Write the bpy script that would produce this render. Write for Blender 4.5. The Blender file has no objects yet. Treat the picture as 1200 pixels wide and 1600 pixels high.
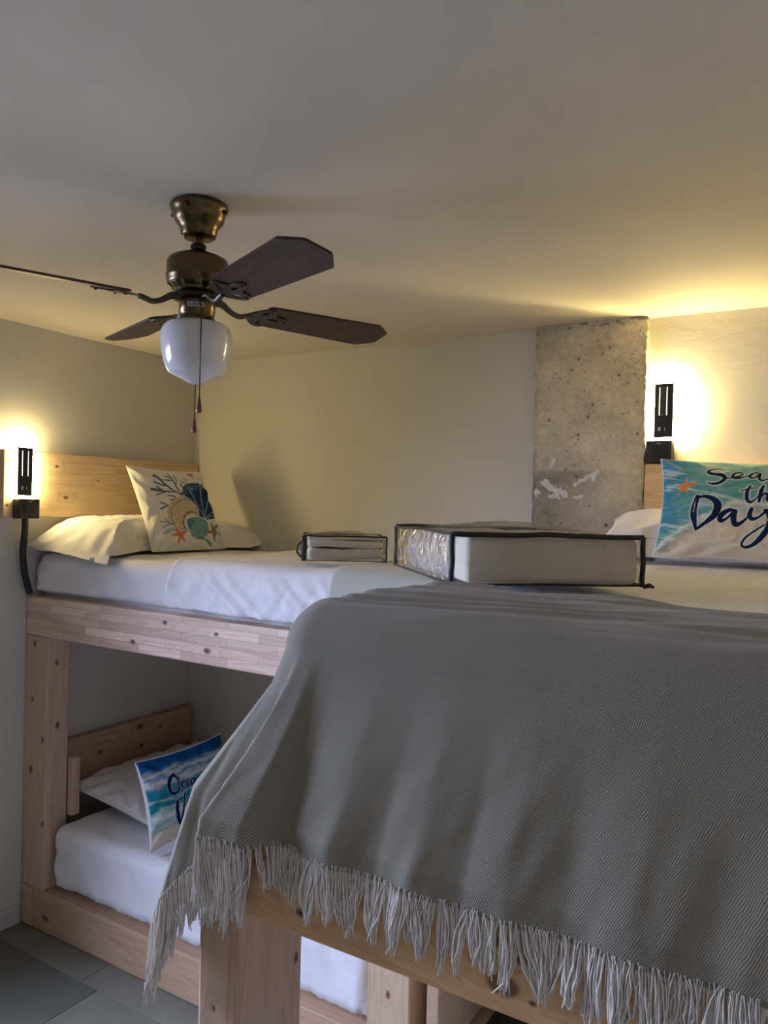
import bpy, bmesh, math, random
import numpy as np
from mathutils import Vector, Matrix

random.seed(7); rng = np.random.default_rng(7)
SC = bpy.context.scene
COL = SC.collection
R = math.radians

# ------------------------------------------------------------------ camera
cam_d = bpy.data.cameras.new('camera')
cam_d.sensor_fit = 'HORIZONTAL'; cam_d.sensor_width = 36.0
cam_d.lens = 1217.04 / 1200 * 36.0
cam_d.clip_start = .02
cam = bpy.data.objects.new('camera', cam_d); COL.objects.link(cam)
_r = Vector((.85481, .51834, .02482)); _u = Vector((-.02557, -.00571, .99966)); _f = Vector((-.51831, .85515, -.00838))
M = Matrix((_r, _u, -_f)).transposed().to_4x4(); M.translation = (2.8206, -2.8191, 1.7)
cam.matrix_world = M
SC.camera = cam

# ------------------------------------------------------------------ exposure, sky, daylight
SC.view_settings.view_transform = 'Standard'; SC.view_settings.look = 'None'
SC.view_settings.gamma = 1.0; SC.view_settings.use_curve_mapping = False
SC.view_settings.exposure = 0.62
W = bpy.data.worlds.new('sky'); SC.world = W; W.use_nodes = True
W.node_tree.nodes['Background'].inputs['Color'].default_value = (.55, .66, 1.0, 1)
W.node_tree.nodes['Background'].inputs['Strength'].default_value = .12
DAY_W = 120.0
LAMP_L, LAMP_R = 165.0, 500.0
LAMP_COL = (1.0, .785, .35)
al = bpy.data.lights.new('daylight', 'AREA'); al.shape = 'RECTANGLE'; al.size = 1.0; al.size_y = 1.9
al.energy = DAY_W; al.color = (.54, .63, 1.0)
alo = bpy.data.objects.new('daylight', al); COL.objects.link(alo)
alo.location = (-.65, -2.6, 1.85); alo.rotation_euler = (0, R(-60), R(15)); al.spread = R(115)

# ------------------------------------------------------------------ helpers
def tag(o, label=None, cat=None, group=None, kind=None):
    if label: o['label'] = label
    if cat: o['category'] = cat
    if group: o['group'] = group
    if kind: o['kind'] = kind
    return o

BASE = {}
def empty(name, loc, label, cat, group=None):
    o = bpy.data.objects.new(name, None); COL.objects.link(o); o.location = loc
    o.empty_display_size = .05
    BASE[o.name] = Vector(loc)
    return tag(o, label, cat, group)

def mk(name, V, F, mat, parent=None, smooth=True, base=None, col=None, uv=None):
    """one mesh object from world-space vertices"""
    V = np.asarray(V, dtype=np.float64)
    if parent is not None: b = BASE[parent.name]
    elif base is not None: b = Vector(base)
    else: b = Vector(((V[:,0].min()+V[:,0].max())/2, (V[:,1].min()+V[:,1].max())/2, V[:,2].min()))
    me = bpy.data.meshes.new(name)
    me.from_pydata((V - np.array(b)).tolist(), [], F if isinstance(F, list) else F.tolist())
    me.validate()
    if smooth: me.polygons.foreach_set('use_smooth', [True]*len(me.polygons))
    if col is not None:
        a = me.color_attributes.new('print', 'FLOAT_COLOR', 'POINT')
        c = np.ones((len(V), 4), dtype=np.float32); c[:, :3] = col
        a.data.foreach_set('color', c.ravel())
    if uv is not None:
        l = me.uv_layers.new(name='cloth')
        idx = np.empty(len(me.loops), dtype=np.int32); me.loops.foreach_get('vertex_index', idx)
        l.data.foreach_set('uv', np.asarray(uv, dtype=np.float32)[idx].ravel())
    if mat: me.materials.append(mat)
    me.update()
    o = bpy.data.objects.new(name, me); COL.objects.link(o)
    BASE[o.name] = b
    if parent is not None: o.parent = parent
    else: o.location = b
    return o

def bm_out(bm):
    bm.verts.index_update()
    return np.array([v.co[:] for v in bm.verts]), [[v.index for v in f.verts] for f in bm.faces]

def board_vf(lo, hi, bev=.004, seg=2):
    bm = bmesh.new(); bmesh.ops.create_cube(bm, size=1)
    lo = np.array(lo); hi = np.array(hi)
    for v in bm.verts:
        v.co = Vector((lo+hi)/2 + np.array(v.co)*(hi-lo))
    if bev > 0:
        bmesh.ops.bevel(bm, geom=bm.edges[:], offset=bev, segments=seg, affect='EDGES', profile=.5)
    out = bm_out(bm); bm.free(); return out

def board(name, lo, hi, mat, parent=None, bev=.004, **k):
    V, F = board_vf(lo, hi, bev); return mk(name, V, F, mat, parent, smooth=False, **k)

def join(parts):
    Vs, Fs, n = [], [], 0
    for V, F in parts:
        Vs.append(np.asarray(V)); Fs += [[i+n for i in f] for f in F]; n += len(V)
    return np.concatenate(Vs), Fs

def lathe_vf(prof, cx, cy, n=48, close=True):
    V, F = [], []
    m = len(prof)
    for r, z in prof:
        for k in range(n):
            a = 2*math.pi*k/n; V.append((cx+r*math.cos(a), cy+r*math.sin(a), z))
    for i in range(m-1):
        for k in range(n):
            k2 = (k+1) % n
            F.append([i*n+k, (i+1)*n+k, (i+1)*n+k2, i*n+k2])
    return np.array(V), F

def tube_vf(P, rad, n=8, cap=True):
    P = [Vector(p) for p in P]; V, F = [], []
    rad = rad if hasattr(rad, '__len__') else [rad]*len(P)
    prev = None
    for i, p in enumerate(P):
        t = (P[min(i+1, len(P)-1)] - P[max(i-1, 0)]).normalized()
        if prev is None:
            a = Vector((0, 0, 1)) if abs(t.z) < .9 else Vector((1, 0, 0))
            nx = t.cross(a).normalized()
        else:
            nx = (prev - t*prev.dot(t)).normalized()
        prev = nx; ny = t.cross(nx)
        for k in range(n):
            a = 2*math.pi*k/n
            V.append(p + nx*math.cos(a)*rad[i] + ny*math.sin(a)*rad[i])
    for i in range(len(P)-1):
        for k in range(n):
            k2 = (k+1) % n
            F.append([i*n+k, i*n+k2, (i+1)*n+k2, (i+1)*n+k])
    if cap:
        F.append(list(range(n))[::-1]); F.append([(len(P)-1)*n+k for k in range(n)])
    return np.array([v[:] for v in V]), F

def grid_faces(nu, nv):
    i = np.arange(nu-1)[:, None]*nv + np.arange(nv-1)[None, :]
    i = i.ravel()
    return np.stack([i, i+nv, i+nv+1, i+1], 1)

def catmull(P, n=10):
    P = np.asarray(P, float)
    Q = np.concatenate([[2*P[0]-P[1]], P, [2*P[-1]-P[-2]]]); out = []
    for i in range(1, len(Q)-2):
        for t in np.linspace(0, 1, n, endpoint=False):
            a, b, c, d = Q[i-1], Q[i], Q[i+1], Q[i+2]
            out.append(.5*((2*b)+(-a+c)*t+(2*a-5*b+4*c-d)*t*t+(-a+3*b-3*c+d)*t**3))
    out.append(P[-1]); return np.array(out)

_perm = rng.permutation(512); _perm = np.concatenate([_perm, _perm, _perm])
_ang = rng.uniform(0, 2*np.pi, 512); _gx, _gy = np.cos(_ang), np.sin(_ang)
def perlin(x, y):
    x = np.asarray(x, float); y = np.asarray(y, float)
    xi = np.floor(x).astype(int); yi = np.floor(y).astype(int)
    xf, yf = x-xi, y-yi; xi &= 511; yi &= 511
    def g(ix, iy, fx, fy):
        h = _perm[_perm[ix & 511]+(iy & 511)] & 511
        return _gx[h]*fx+_gy[h]*fy
    s = lambda t: t*t*t*(t*(t*6-15)+10)
    a = g(xi, yi, xf, yf); b = g(xi+1, yi, xf-1, yf); c = g(xi, yi+1, xf, yf-1); d = g(xi+1, yi+1, xf-1, yf-1)
    u, v = s(xf), s(yf)
    return (a+(b-a)*u)*(1-v)+(c+(d-c)*u)*v
def fbm(x, y, o=4):
    t = 0; a = 1.
    for k in range(o):
        t = t+a*perlin(x*2**k+k*17.3, y*2**k-k*9.1); a *= .5
    return t
def ridge(x, y): return 1-np.abs(perlin(x, y))*2.2
def sstep(a, b, x):
    t = np.clip((x-a)/(b-a), 0, 1); return t*t*(3-2*t)

def srgb(r, g, b):
    f = lambda c: (c/255/12.92) if c <= 10 else ((c/255+.055)/1.055)**2.4
    return (f(r), f(g), f(b))

# ------------------------------------------------------------------ materials
class NT:
    def __init__(s, name):
        s.m = bpy.data.materials.new(name); s.m.use_nodes = True
        s.t = s.m.node_tree; s.b = s.t.nodes['Principled BSDF']; s.out = s.t.nodes['Material Output']
    def n(s, typ, **k):
        x = s.t.nodes.new(typ)
        for a, v in k.items():
            if a.startswith('_'): setattr(x, a[1:], v)
            else:
                key = int(a[1:]) if a[0] == 'i' and a[1:].isdigit() else a.replace('_', ' ')
                s.set(x.inputs[key], v)
        return x
    def set(s, inp, v):
        if isinstance(v, bpy.types.NodeSocket): s.t.links.new(v, inp)
        else:
            if inp.type == 'RGBA' and len(v) == 3: v = (*v, 1)
            inp.default_value = v
    def math(s, op, a, b=0.0, c=0.0):
        x = s.n('ShaderNodeMath', _operation=op); s.set(x.inputs[0], a); s.set(x.inputs[1], b); s.set(x.inputs[2], c); return x.outputs[0]
    def mix(s, f, a, b, blend='MIX'):
        x = s.n('ShaderNodeMix', _data_type='RGBA', _blend_type=blend)
        s.set(x.inputs[0], f); s.set(x.inputs[6], a); s.set(x.inputs[7], b); return x.outputs[2]
    def ramp(s, f, stops):
        x = s.n('ShaderNodeValToRGB'); s.set(x.inputs[0], f)
        e = x.color_ramp.elements
        while len(e) < len(stops): e.new(.5)
        for el, (p, c) in zip(e, stops):
            el.position = p; el.color = (*c, 1) if len(c) == 3 else c
        return x.outputs[0]
    def coords(s, kind='Object', scale=(1, 1, 1), rot=(0, 0, 0), loc=(0, 0, 0)):
        c = s.n('ShaderNodeTexCoord'); mp = s.n('ShaderNodeMapping')
        s.set(mp.inputs[0], c.outputs[kind]); mp.inputs['Scale'].default_value = scale
        mp.inputs['Rotation'].default_value = rot; mp.inputs['Location'].default_value = loc
        return mp.outputs[0]
    def noise(s, vec, scale, detail=3, rough=.5, dist=0):
        x = s.n('ShaderNodeTexNoise'); s.set(x.inputs['Vector'], vec); x.inputs['Scale'].default_value = scale
        x.inputs['Detail'].default_value = detail; x.inputs['Roughness'].default_value = rough
        x.inputs['Distortion'].default_value = dist; return x.outputs[0]
    def bump(s, h, strength=.3, dist=.01):
        x = s.n('ShaderNodeBump'); s.set(x.inputs['Height'], h); x.inputs['Strength'].default_value = strength
        x.inputs['Distance'].default_value = dist; s.t.links.new(x.outputs[0], s.b.inputs['Normal']); return x
    def base(s, c, rough=.6, metal=0., spec=.5):
        s.set(s.b.inputs['Base Color'], c); s.set(s.b.inputs['Roughness'], rough); s.b.inputs['Metallic'].default_value = metal
        s.b.inputs['Specular IOR Level'].default_value = spec

def plaster(name, c, c2, strength=.10):
    t = NT(name); v = t.coords()
    n1 = t.noise(v, 2.2, 4, .6); n2 = t.noise(v, 38, 4, .6); n3 = t.noise(t.coords(scale=(2, 2, 5), rot=(.5, .7, .4)), 3, 3, .55, 1.2)
    t.base(t.mix(t.ramp(n1, [(.35, (0, 0, 0)), (.7, (1, 1, 1))]), c, c2), .85, 0, .25)
    h = t.math('ADD', t.math('MULTIPLY', n2, .35), t.math('ADD', t.math('MULTIPLY', n3, .7), t.math('MULTIPLY', n1, 1.0)))
    t.bump(h, strength, .02)
    return t.m

def pine(name, axis, knots=(), base=(0, 0, 0), tone=(1, 1, 1), scale=1.0, finger=False, auto=True):
    """pine board; grain along axis; knots = [(x,y,z,radius)] in world metres"""
    t = NT(name)
    i = 'xyz'.index(axis)
    sc = [26, 26, 26]; sc[i] = 1.3
    v = t.coords(scale=sc)
    vo = t.coords()
    kn = None
    for (x, y, z, r) in knots:
        s3 = [1/r]*3; s3[i] = .62/r
        mp = t.n('ShaderNodeVectorMath', _operation='SUBTRACT'); t.set(mp.inputs[0], vo); mp.inputs[1].default_value = (x-base[0], y-base[1], z-base[2])
        m2 = t.n('ShaderNodeVectorMath', _operation='MULTIPLY'); t.set(m2.inputs[0], mp.outputs[0]); m2.inputs[1].default_value = s3
        ln = t.n('ShaderNodeVectorMath', _operation='LENGTH'); t.set(ln.inputs[0], m2.outputs[0])
        q = t.math('DIVIDE', 1.0, t.math('ADD', ln.outputs['Value'], .05))
        kn = q if kn is None else t.math('MAXIMUM', kn, q)
    if auto:
        sv = [6.5, 6.5, 6.5]; sv[i] = 3.0
        vo2 = t.n('ShaderNodeTexVoronoi'); t.set(vo2.inputs['Vector'], t.coords(scale=sv)); vo2.inputs['Scale'].default_value = 1.0
        q = t.math('DIVIDE', .036, t.math('ADD', vo2.outputs['Distance'], .004))
        kn = q if kn is None else t.math('MAXIMUM', kn, q)
    if kn is None: kn = 0.0
    warp = t.math('MULTIPLY', t.math('MINIMUM', kn, 2.0), .9)
    add = t.n('ShaderNodeVectorMath', _operation='ADD'); t.set(add.inputs[0], v); t.set(add.inputs[1], warp)
    n1 = t.noise(add.outputs[0], .35*scale, 3, .5, .6)
    ring = t.math('FRACT', t.math('MULTIPLY', n1, 14))
    ring = t.math('POWER', ring, 2.2)
    n2 = t.noise(add.outputs[0], 3.5, 4, .65)
    lo = tuple(a*b for a, b in zip((.52, .355, .20), tone)); hi = tuple(a*b for a, b in zip((.66, .49, .305), tone)); dk = tuple(a*b for a, b in zip((.40, .235, .115), tone))
    c = t.mix(t.math('MULTIPLY', ring, .75), hi, lo)
    c = t.mix(t.math('MULTIPLY', t.ramp(n2, [(.5, (0, 0, 0)), (.8, (1, 1, 1))]), .4), c, dk)
    if finger:
        br = t.n('ShaderNodeTexBrick'); br.offset = .37; br.squash = 1.0
        sep = t.n('ShaderNodeSeparateXYZ'); t.set(sep.inputs[0], vo); cmb = t.n('ShaderNodeCombineXYZ')
        t.set(cmb.inputs[0], sep.outputs[i]); t.set(cmb.inputs[1], t.math('ADD', sep.outputs[2], .01))
        t.set(br.inputs['Vector'], cmb.outputs[0]); br.inputs['Scale'].default_value = 1.0
        br.inputs['Brick Width'].default_value = .21; br.inputs['Row Height'].default_value = .0315
        br.inputs['Mortar Size'].default_value = .0008; br.inputs['Mortar Smooth'].default_value = .3
        br.inputs['Color1'].default_value = (.72, .66, .66, 1); br.inputs['Color2'].default_value = (1.15, 1.14, 1.16, 1); br.inputs['Mortar'].default_value = (.5, .42, .4, 1)
        c = t.mix(.85, c, br.outputs[0], 'MULTIPLY')
    kd = t.ramp(t.math('MULTIPLY', kn, .25), [(.20, (0, 0, 0)), (.30, (1, 1, 1))])
    c = t.mix(t.math('MULTIPLY', kd, .82), c, (.16, .075, .035))
    kd2 = t.ramp(t.math('MULTIPLY', kn, .25), [(.55, (0, 0, 0)), (.8, (1, 1, 1))])
    c = t.mix(kd2, c, (.05, .022, .012))
    t.base(c, .55, 0, .35)
    t.bump(t.math('ADD', t.math('MULTIPLY', n2, .5), ring), .12, .002)
    return t.m

def cotton(name, c, bump=.25, scale=26, fine=900):
    t = NT(name); v = t.coords()
    n1 = t.noise(v, scale, 4, .6, .8); n2 = t.noise(v, fine, 2)
    t.base(c, .9, 0, .15); t.b.inputs['Sheen Weight'].default_value = .15
    t.bump(t.math('ADD', n1, t.math('MULTIPLY', n2, .06)), bump, .01); return t.m

def plain(name, c, rough=.5, metal=0., spec=.5, bump=0, scale=60):
    t = NT(name); t.base(c, rough, metal, spec)
    if bump:
        n = t.noise(t.coords(), scale, 4); t.bump(n, bump, .004)
        t.set(t.b.inputs['Base Color'], t.mix(n, tuple(x*.75 for x in c), tuple(min(1, x*1.2) for x in c)))
    return t.m

def printed(name, rough=.88, bump=.3, scale=22):
    t = NT(name); a = t.n('ShaderNodeVertexColor'); a.layer_name = 'print'
    t.base(a.outputs[0], rough, 0, .15)
    t.bump(t.noise(t.coords(), scale, 4, .6, .6), bump, .006); return t.m

def emit(name, c, s):
    t = NT(name); e = t.n('ShaderNodeEmission'); t.set(e.inputs[0], c); e.inputs[1].default_value = s
    t.t.links.new(e.outputs[0], t.out.inputs[0]); return t.m

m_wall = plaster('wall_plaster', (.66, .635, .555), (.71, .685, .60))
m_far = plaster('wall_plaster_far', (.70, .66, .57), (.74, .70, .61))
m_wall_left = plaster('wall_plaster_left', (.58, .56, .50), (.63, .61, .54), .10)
m_ceil = plaster('ceiling_plaster', (.70, .635, .52), (.75, .685, .57), .08)
m_sheet = cotton('white_sheet', (.80, .79, .78), .22)
m_pillow = cotton('white_pillowcase', (.82, .80, .77), .25, 18)
m_black = plain('black_plastic', (.012, .012, .014), .35)
m_blackm = plain('black_matt', (.016, .016, .018), .6, bump=.2, scale=400)
m_grey_print = plain('pale_print', (.5, .5, .5), .5)
m_glow_l = emit('lamp_diffuser_left', LAMP_COL, LAMP_L); m_glow_r = emit('lamp_diffuser_right', LAMP_COL, LAMP_R)
m_slit = emit('lamp_slit', (1, .9, .7), 1.6)
m_bronze = plain('antique_brass', (.13, .095, .045), .28, 1.0)
m_dark_bronze = plain('dark_bronze', (.05, .038, .022), .38, 1.0)
m_bracket = plain('grey_bronze', (.10, .085, .06), .45, .9)

# ------------------------------------------------------------------ room shell
XR, YB, H = 3.7, -4.2, 2.379
T = .12
def wall_grid(name, o, du, dv, nu, nv, amp, mat):
    """plaster wall as a gently uneven slab, front face along o + u*du + v*dv"""
    o, du, dv = map(np.array, (o, du, dv)); nrm = np.cross(du, dv); nrm = nrm/np.linalg.norm(nrm)
    u, v = np.meshgrid(np.linspace(0, 1, nu), np.linspace(0, 1, nv), indexing='ij'); u = u.ravel(); v = v.ravel()
    lu, lv = np.linalg.norm(du), np.linalg.norm(dv)
    d = amp*fbm(u*lu*1.7, v*lv*1.7, 4)
    V = o+u[:, None]*du+v[:, None]*dv+d[:, None]*nrm
    F = grid_faces(nu, nv).tolist()
    n = len(V)
    back = [o-nrm*T, o+du-nrm*T, o+du+dv-nrm*T, o+dv-nrm*T]
    V = np.concatenate([V, np.array(back)])
    c = [0, (nu-1)*nv, nu*nv-1, nv-1]
    F.append([n, n+3, n+2, n+1])
    F.append([i*nv for i in range(nu)][::-1]+[n, n+1])
    F.append([i*nv+nv-1 for i in range(nu)]+[n+2, n+3])
    F.append(list(range(nv))+[n+3, n])
    F.append([(nu-1)*nv+j for j in range(nv)][::-1]+[n+1, n+2])
    o_ = mk(name, V, F, mat, base=(0, 0, 0)); tag(o_, kind='structure'); return o_
wall_grid('wall_back', (-T, 0, 0), (XR+2*T, 0, 0), (0, 0, H+.06), 120, 80, .003, m_wall)
wall_grid('ceiling', (-.1, YB-.1, H), (0, -YB+.2, 0), (XR+.2, 0, 0), 60, 60, .003, m_ceil)
# left wall in three pieces joined around the window opening
wy0, wy1, wz0, wz1 = -2.95, -1.95, .30, 2.05
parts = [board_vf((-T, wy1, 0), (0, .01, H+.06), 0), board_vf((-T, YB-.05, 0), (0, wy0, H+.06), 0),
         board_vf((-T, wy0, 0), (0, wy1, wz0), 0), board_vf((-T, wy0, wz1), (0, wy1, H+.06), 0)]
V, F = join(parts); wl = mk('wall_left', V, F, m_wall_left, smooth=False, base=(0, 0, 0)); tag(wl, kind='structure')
o = board('wall_right', (XR, YB, 0), (XR+T, .01, H+.06), m_far, bev=0, base=(XR, 0, 0)); tag(o, kind='structure')
o = board('wall_front', (0, YB-T, 0), (XR, YB, H+.06), m_far, bev=0, base=(0, YB, 0)); tag(o, kind='structure')
m_white_paint = plain('white_paint', (.62, .61, .58), .5)
fr = .06
V, F = join([board_vf((-.09, wy0, wz0), (-.03, wy0+fr, wz1)), board_vf((-.09, wy1-fr, wz0), (-.03, wy1, wz1)),
             board_vf((-.09, wy0+fr, wz0), (-.03, wy1-fr, wz0+fr)), board_vf((-.09, wy0+fr, wz1-fr), (-.03, wy1-fr, wz1))])
o = mk('window_1', V, F, m_white_paint, smooth=False); tag(o, kind='structure')
o = board('baseboard_left', (0, -1.94, .001), (.012, -.905, .075), plain('white_skirting', (.55, .54, .51), .4), bev=.003); tag(o, kind='structure')

# floor: screed + individual tiles
t = NT('grout'); t.base((.17, .168, .135), .9); m_grout = t.m
fl = board('floor', (0, YB, -.1), (XR, 0, -.004), m_grout, bev=0, base=(0, 0, 0)); tag(fl, kind='structure')
def tile_mat(name, c):
    t = NT(name); v = t.coords()
    n1 = t.noise(v, 3.2, 5, .6, .8); n2 = t.noise(v, 40, 3)
    f = t.math('ADD', t.math('MULTIPLY', n1, .85), t.math('MULTIPLY', n2, .15))
    t.base(t.mix(t.ramp(f, [(.3, (0, 0, 0)), (.7, (1, 1, 1))]), tuple(x*.78 for x in c), tuple(x*1.12 for x in c)), .6, 0, .3)
    t.bump(n2, .05, .002); return t.m
tile_mats = [tile_mat('stone_tile_a', (.22, .218, .175)), tile_mat('stone_tile_b', (.20, .202, .16)), tile_mat('stone_tile_c', (.15, .152, .12)), tile_mat('stone_tile_d', (.24, .236, .19))]
TW, TH = .61, .305
tile_me = {}
row = 0; y = -.105-TH*0
ys = [-.105-TH*k for k in range(-1, 15)]
for k, yt in enumerate(ys):
    off = [.53, .62, .30, .10][(k-3) % 4]
    x = off-math.ceil(off/TW)*TW
    while x < XR:
        x0, x1 = max(x, 0)+.0008, min(x+TW, XR)-.0008
        y1, y0 = min(yt, 0)-.0008, max(yt-TH, YB)+.0008
        if x1-x0 > .02 and y1-y0 > .02:
            ctr = ((x0+x1)/2, (y0+y1)/2)
            mi = 2 if (k == 4 and x0 < .1) else random.choice([0, 1, 0, 3, 1, 2])
            if k == 3: mi = 1 if x0 < .4 else 0
            key = (round(x1-x0, 3), round(y1-y0, 3), mi)
            if key not in tile_me:
                hx, hy = (x1-x0)/2, (y1-y0)/2
                V, F = board_vf((-hx, -hy, -.008), (hx, hy, 0), .0012, 1)
                o = mk('tile', V, F, tile_mats[mi], smooth=False, base=(0, 0, 0)); tile_me[key] = o.data
            else:
                o = bpy.data.objects.new('tile', tile_me[key]); COL.objects.link(o)
            o.parent = fl; o.location = (ctr[0], ctr[1], 0)
        x += TW

# ------------------------------------------------------------------ concrete pillar
nu, nv = 230, 330
px0, px1, py = 1.784, 2.186, -.05
u, v = np.meshgrid(np.linspace(0, 1, nu), np.linspace(0, 1, nv), indexing='ij'); u = u.ravel(); v = v.ravel()
zz0 = 1.30
X = px0+(px1-px0)*u; Z = zz0+(H-zz0)*v
e0 = .006*fbm(np.zeros_like(Z)+3.1, Z*22, 4); e1 = .006*fbm(np.zeros_like(Z)+9.7, Z*26, 4)
X = X+e0*(1-sstep(0, .06, u))+e1*sstep(.94, 1, u)
n1 = fbm(X*9, Z*9, 4); n2 = fbm(X*45, Z*45, 3); n3 = fbm(X*3, Z*2.4+5, 3)
edge = np.minimum(u, 1-u)
rough_edge = (1-sstep(.0, .07, edge))
Y = py+.002*n1+.0012*n2+rough_edge*(.004+.006*np.abs(fbm(X*30, Z*30, 3)))
top_r = sstep(.965, 1.0, v)
Y = Y+top_r*.008*np.abs(fbm(X*35, Z*40, 3))
band = sstep(1.838, 1.830, Z+.004*fbm(X*14, Z*3, 2))
Y = Y+.0025*band
c = np.ones((len(X), 3))*np.array((.72, .65, .50))
c = c*(1+.22*n3[:, None]+.22*n1[:, None]+.16*n2[:, None])
lt = sstep(.05, .5, fbm(X*6+4, Z*5, 4)); c = c*(1-.35*lt[:, None])+np.array((.74, .69, .56))*.35*lt[:, None]
c = c*(1-.34*(band*(.35+.65*sstep(.75, .15, u)))[:, None])
lineb = np.exp(-((Z-1.838-.003*fbm(X*12, Z, 2))/.0035)**2)*sstep(.95, .25, u)
c = c*(1-.35*lineb[:, None])
c = c*(1-.25*(rough_edge*(fbm(X*30, Z*25, 3) > 0))[:, None])
for _ in range(230):        # air holes
    a, b = rng.uniform(.06, .95), rng.uniform(.05, .985); r = rng.uniform(.0011, .003) if rng.random() < .85 else rng.uniform(.003, .0055)
    if b*(H-zz0)+zz0 < 1.86 and rng.random() < .7: continue
    d = np.hypot((X-(px0+a*(px1-px0)))*rng.uniform(.7, 1.3), Z-(zz0+b*(H-zz0)))/r
    w = np.exp(-d**2); c = c*(1-.85*w[:, None]); Y = Y+.005*w
for pts, wd in (([(.13, 1.797), (.20, 1.775), (.31, 1.757)], .012), ([(.10, 1.80), (.155, 1.788)], .008), ([(.17, 1.752), (.26, 1.745)], .007), ([(.40, 1.792), (.50, 1.815), (.60, 1.835)], .006), ([(.56, 1.81), (.60, 1.838)], .007), ([(.40, 1.745), (.47, 1.75)], .005), ([(.035, 1.76), (.05, 1.765)], .010), ([(.17, 1.855), (.21, 1.885)], .006)):
    P = np.array([(px0+a*(px1-px0), b) for a, b in pts]); d = np.full(len(X), 9.)
    for i in range(len(P)-1):
        ab = P[i+1]-P[i]; tt = np.clip(((X-P[i][0])*ab[0]+(Z-P[i][1])*ab[1])/(ab@ab), 0, 1)
        d = np.minimum(d, np.hypot(X-P[i][0]-tt*ab[0], Z-P[i][1]-tt*ab[1]))
    w = sstep(.15, -.15, d/wd-1+1.1*fbm(X*75+Z*30, Z*60, 3)); w = w*.97
    c = c*(1-w[:, None])+np.array((.95, .92, .85))*w[:, None]; Y = Y-.0012*w
c = c*(1-.55*(sstep(.972, .99, v)*(fbm(X*40, Z*60, 3) > .12)*sstep(.2, .5, u))[:, None])
c = np.clip(c, .01, .9)
V = np.stack([X, Y, Z], 1); F = grid_faces(nu, nv).tolist()
n = len(V); ex = []
# side faces back to the wall and the hidden lower shaft
sL = [j for j in range(nv)]; sR = [(nu-1)*nv+j for j in range(nv)]
VL = [(px0+.001, .004, Z[j]) for j in sL]; VR = [(px1+.004*fbm(5.5, Z[j]*20, 3), .004, Z[j]) for j in sR]
V = np.concatenate([V, np.array(VL), np.array(VR)])
cl = np.concatenate([c, c[sL]*.9, np.tile((.62, .56, .42), (nv, 1))])
for j in range(nv-1):
    F.append([n+j, j, j+1, n+j+1]); F.append([sR[j], n+nv+j, n+nv+j+1, sR[j]+1])
m0 = len(V)
V = np.concatenate([V, np.array([(px0, py, 0), (px1, py, 0), (px1, .004, 0), (px0, .004, 0), (px0, py, zz0+.01), (px1, py, zz0+.01), (px1, .004, zz0+.01), (px0, .004, zz0+.01)])])
cl = np.concatenate([cl, np.tile((.36, .33, .26), (8, 1))])
F += [[m0, m0+1, m0+5, m0+4], [m0+1, m0+2, m0+6, m0+5], [m0+3, m0, m0+4, m0+7]]
t = NT('raw_concrete'); a = t.n('ShaderNodeVertexColor'); a.layer_name = 'print'
nz = t.noise(t.coords(), 90, 5, .7); nz2 = t.noise(t.coords(), 300, 3, .6)
t.base(t.mix(.55, a.outputs[0], t.ramp(nz, [(.3, (.6, .6, .6)), (.7, (1.0, 1.0, 1.0))]), 'MULTIPLY'), .9, 0, .2); t.bump(t.math('ADD', nz, t.math('MULTIPLY', nz2, .6)), .9, .006)
o = mk('concrete_pillar', V, F, t.m, col=cl)
tag(o, 'bare rough concrete pillar with white paint smears on the back wall', 'pillar', kind='structure')

# ------------------------------------------------------------------ soft things
def soft_box(lo, hi, r, step=.02, amp=0, fn=None):
    lo, hi = np.array(lo, float), np.array(hi, float)
    ax = [np.unique(np.concatenate([np.linspace(lo[k], lo[k]+r, 6), np.linspace(lo[k]+r, hi[k]-r, max(2, int((hi[k]-lo[k]-2*r)/step))), np.linspace(hi[k]-r, hi[k], 6)]).round(6)) for k in range(3)]
    idx = {}; V = []; F = []
    def vid(p):
        k = (round(p[0], 5), round(p[1], 5), round(p[2], 5))
        if k not in idx: idx[k] = len(V); V.append(p)
        return idx[k]
    for d in range(3):
        a, b = (d+1) % 3, (d+2) % 3
        for side, val in ((0, lo[d]), (1, hi[d])):
            ids = []
            for p in ax[a]:
                rw = []
                for q in ax[b]:
                    P = [0, 0, 0]; P[d] = val; P[a] = p; P[b] = q; rw.append(vid(tuple(P)))
                ids.append(rw)
            for i in range(len(ax[a])-1):
                for j in range(len(ax[b])-1):
                    f = [ids[i][j], ids[i+1][j], ids[i+1][j+1], ids[i][j+1]]
                    F.append(f if side else f[::-1])
    V = np.array(V)
    C = np.clip(V, lo+r, hi-r); D = V-C; L = np.linalg.norm(D, axis=1, keepdims=True)
    N = D/np.maximum(L, 1e-9)
    V = np.where(L > 1e-9, C+N*r, V)
    if fn is not None: V = fn(V, N)
    return V, F

def sheet_wr(V, N, amp=.006, dirn=0):
    amp = amp*1.7
    """creases: long soft folds plus short puckers on the sides"""
    x, y, z = V.T
    side = np.clip(1-np.abs(N[:, 2]), 0, 1)
    top = amp*.55*fbm(x*2.2+y*.8, y*6.0-x*1.0, 3)+amp*.45*np.maximum(ridge(x*3.5+y*2, y*7)-.55, 0)
    s = x if dirn == 0 else y
    sd = amp*1.2*fbm(s*9+z*7, z*5+s*2, 4)+amp*1.0*np.maximum(ridge(s*17+z*24, z*3-s*3)-.45, 0)+amp*.5*np.maximum(ridge(s*31-z*40, z*9+s*5)-.5, 0)
    d = top*(1-side)+sd*side
    return V+N*d[:, None]

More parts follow.
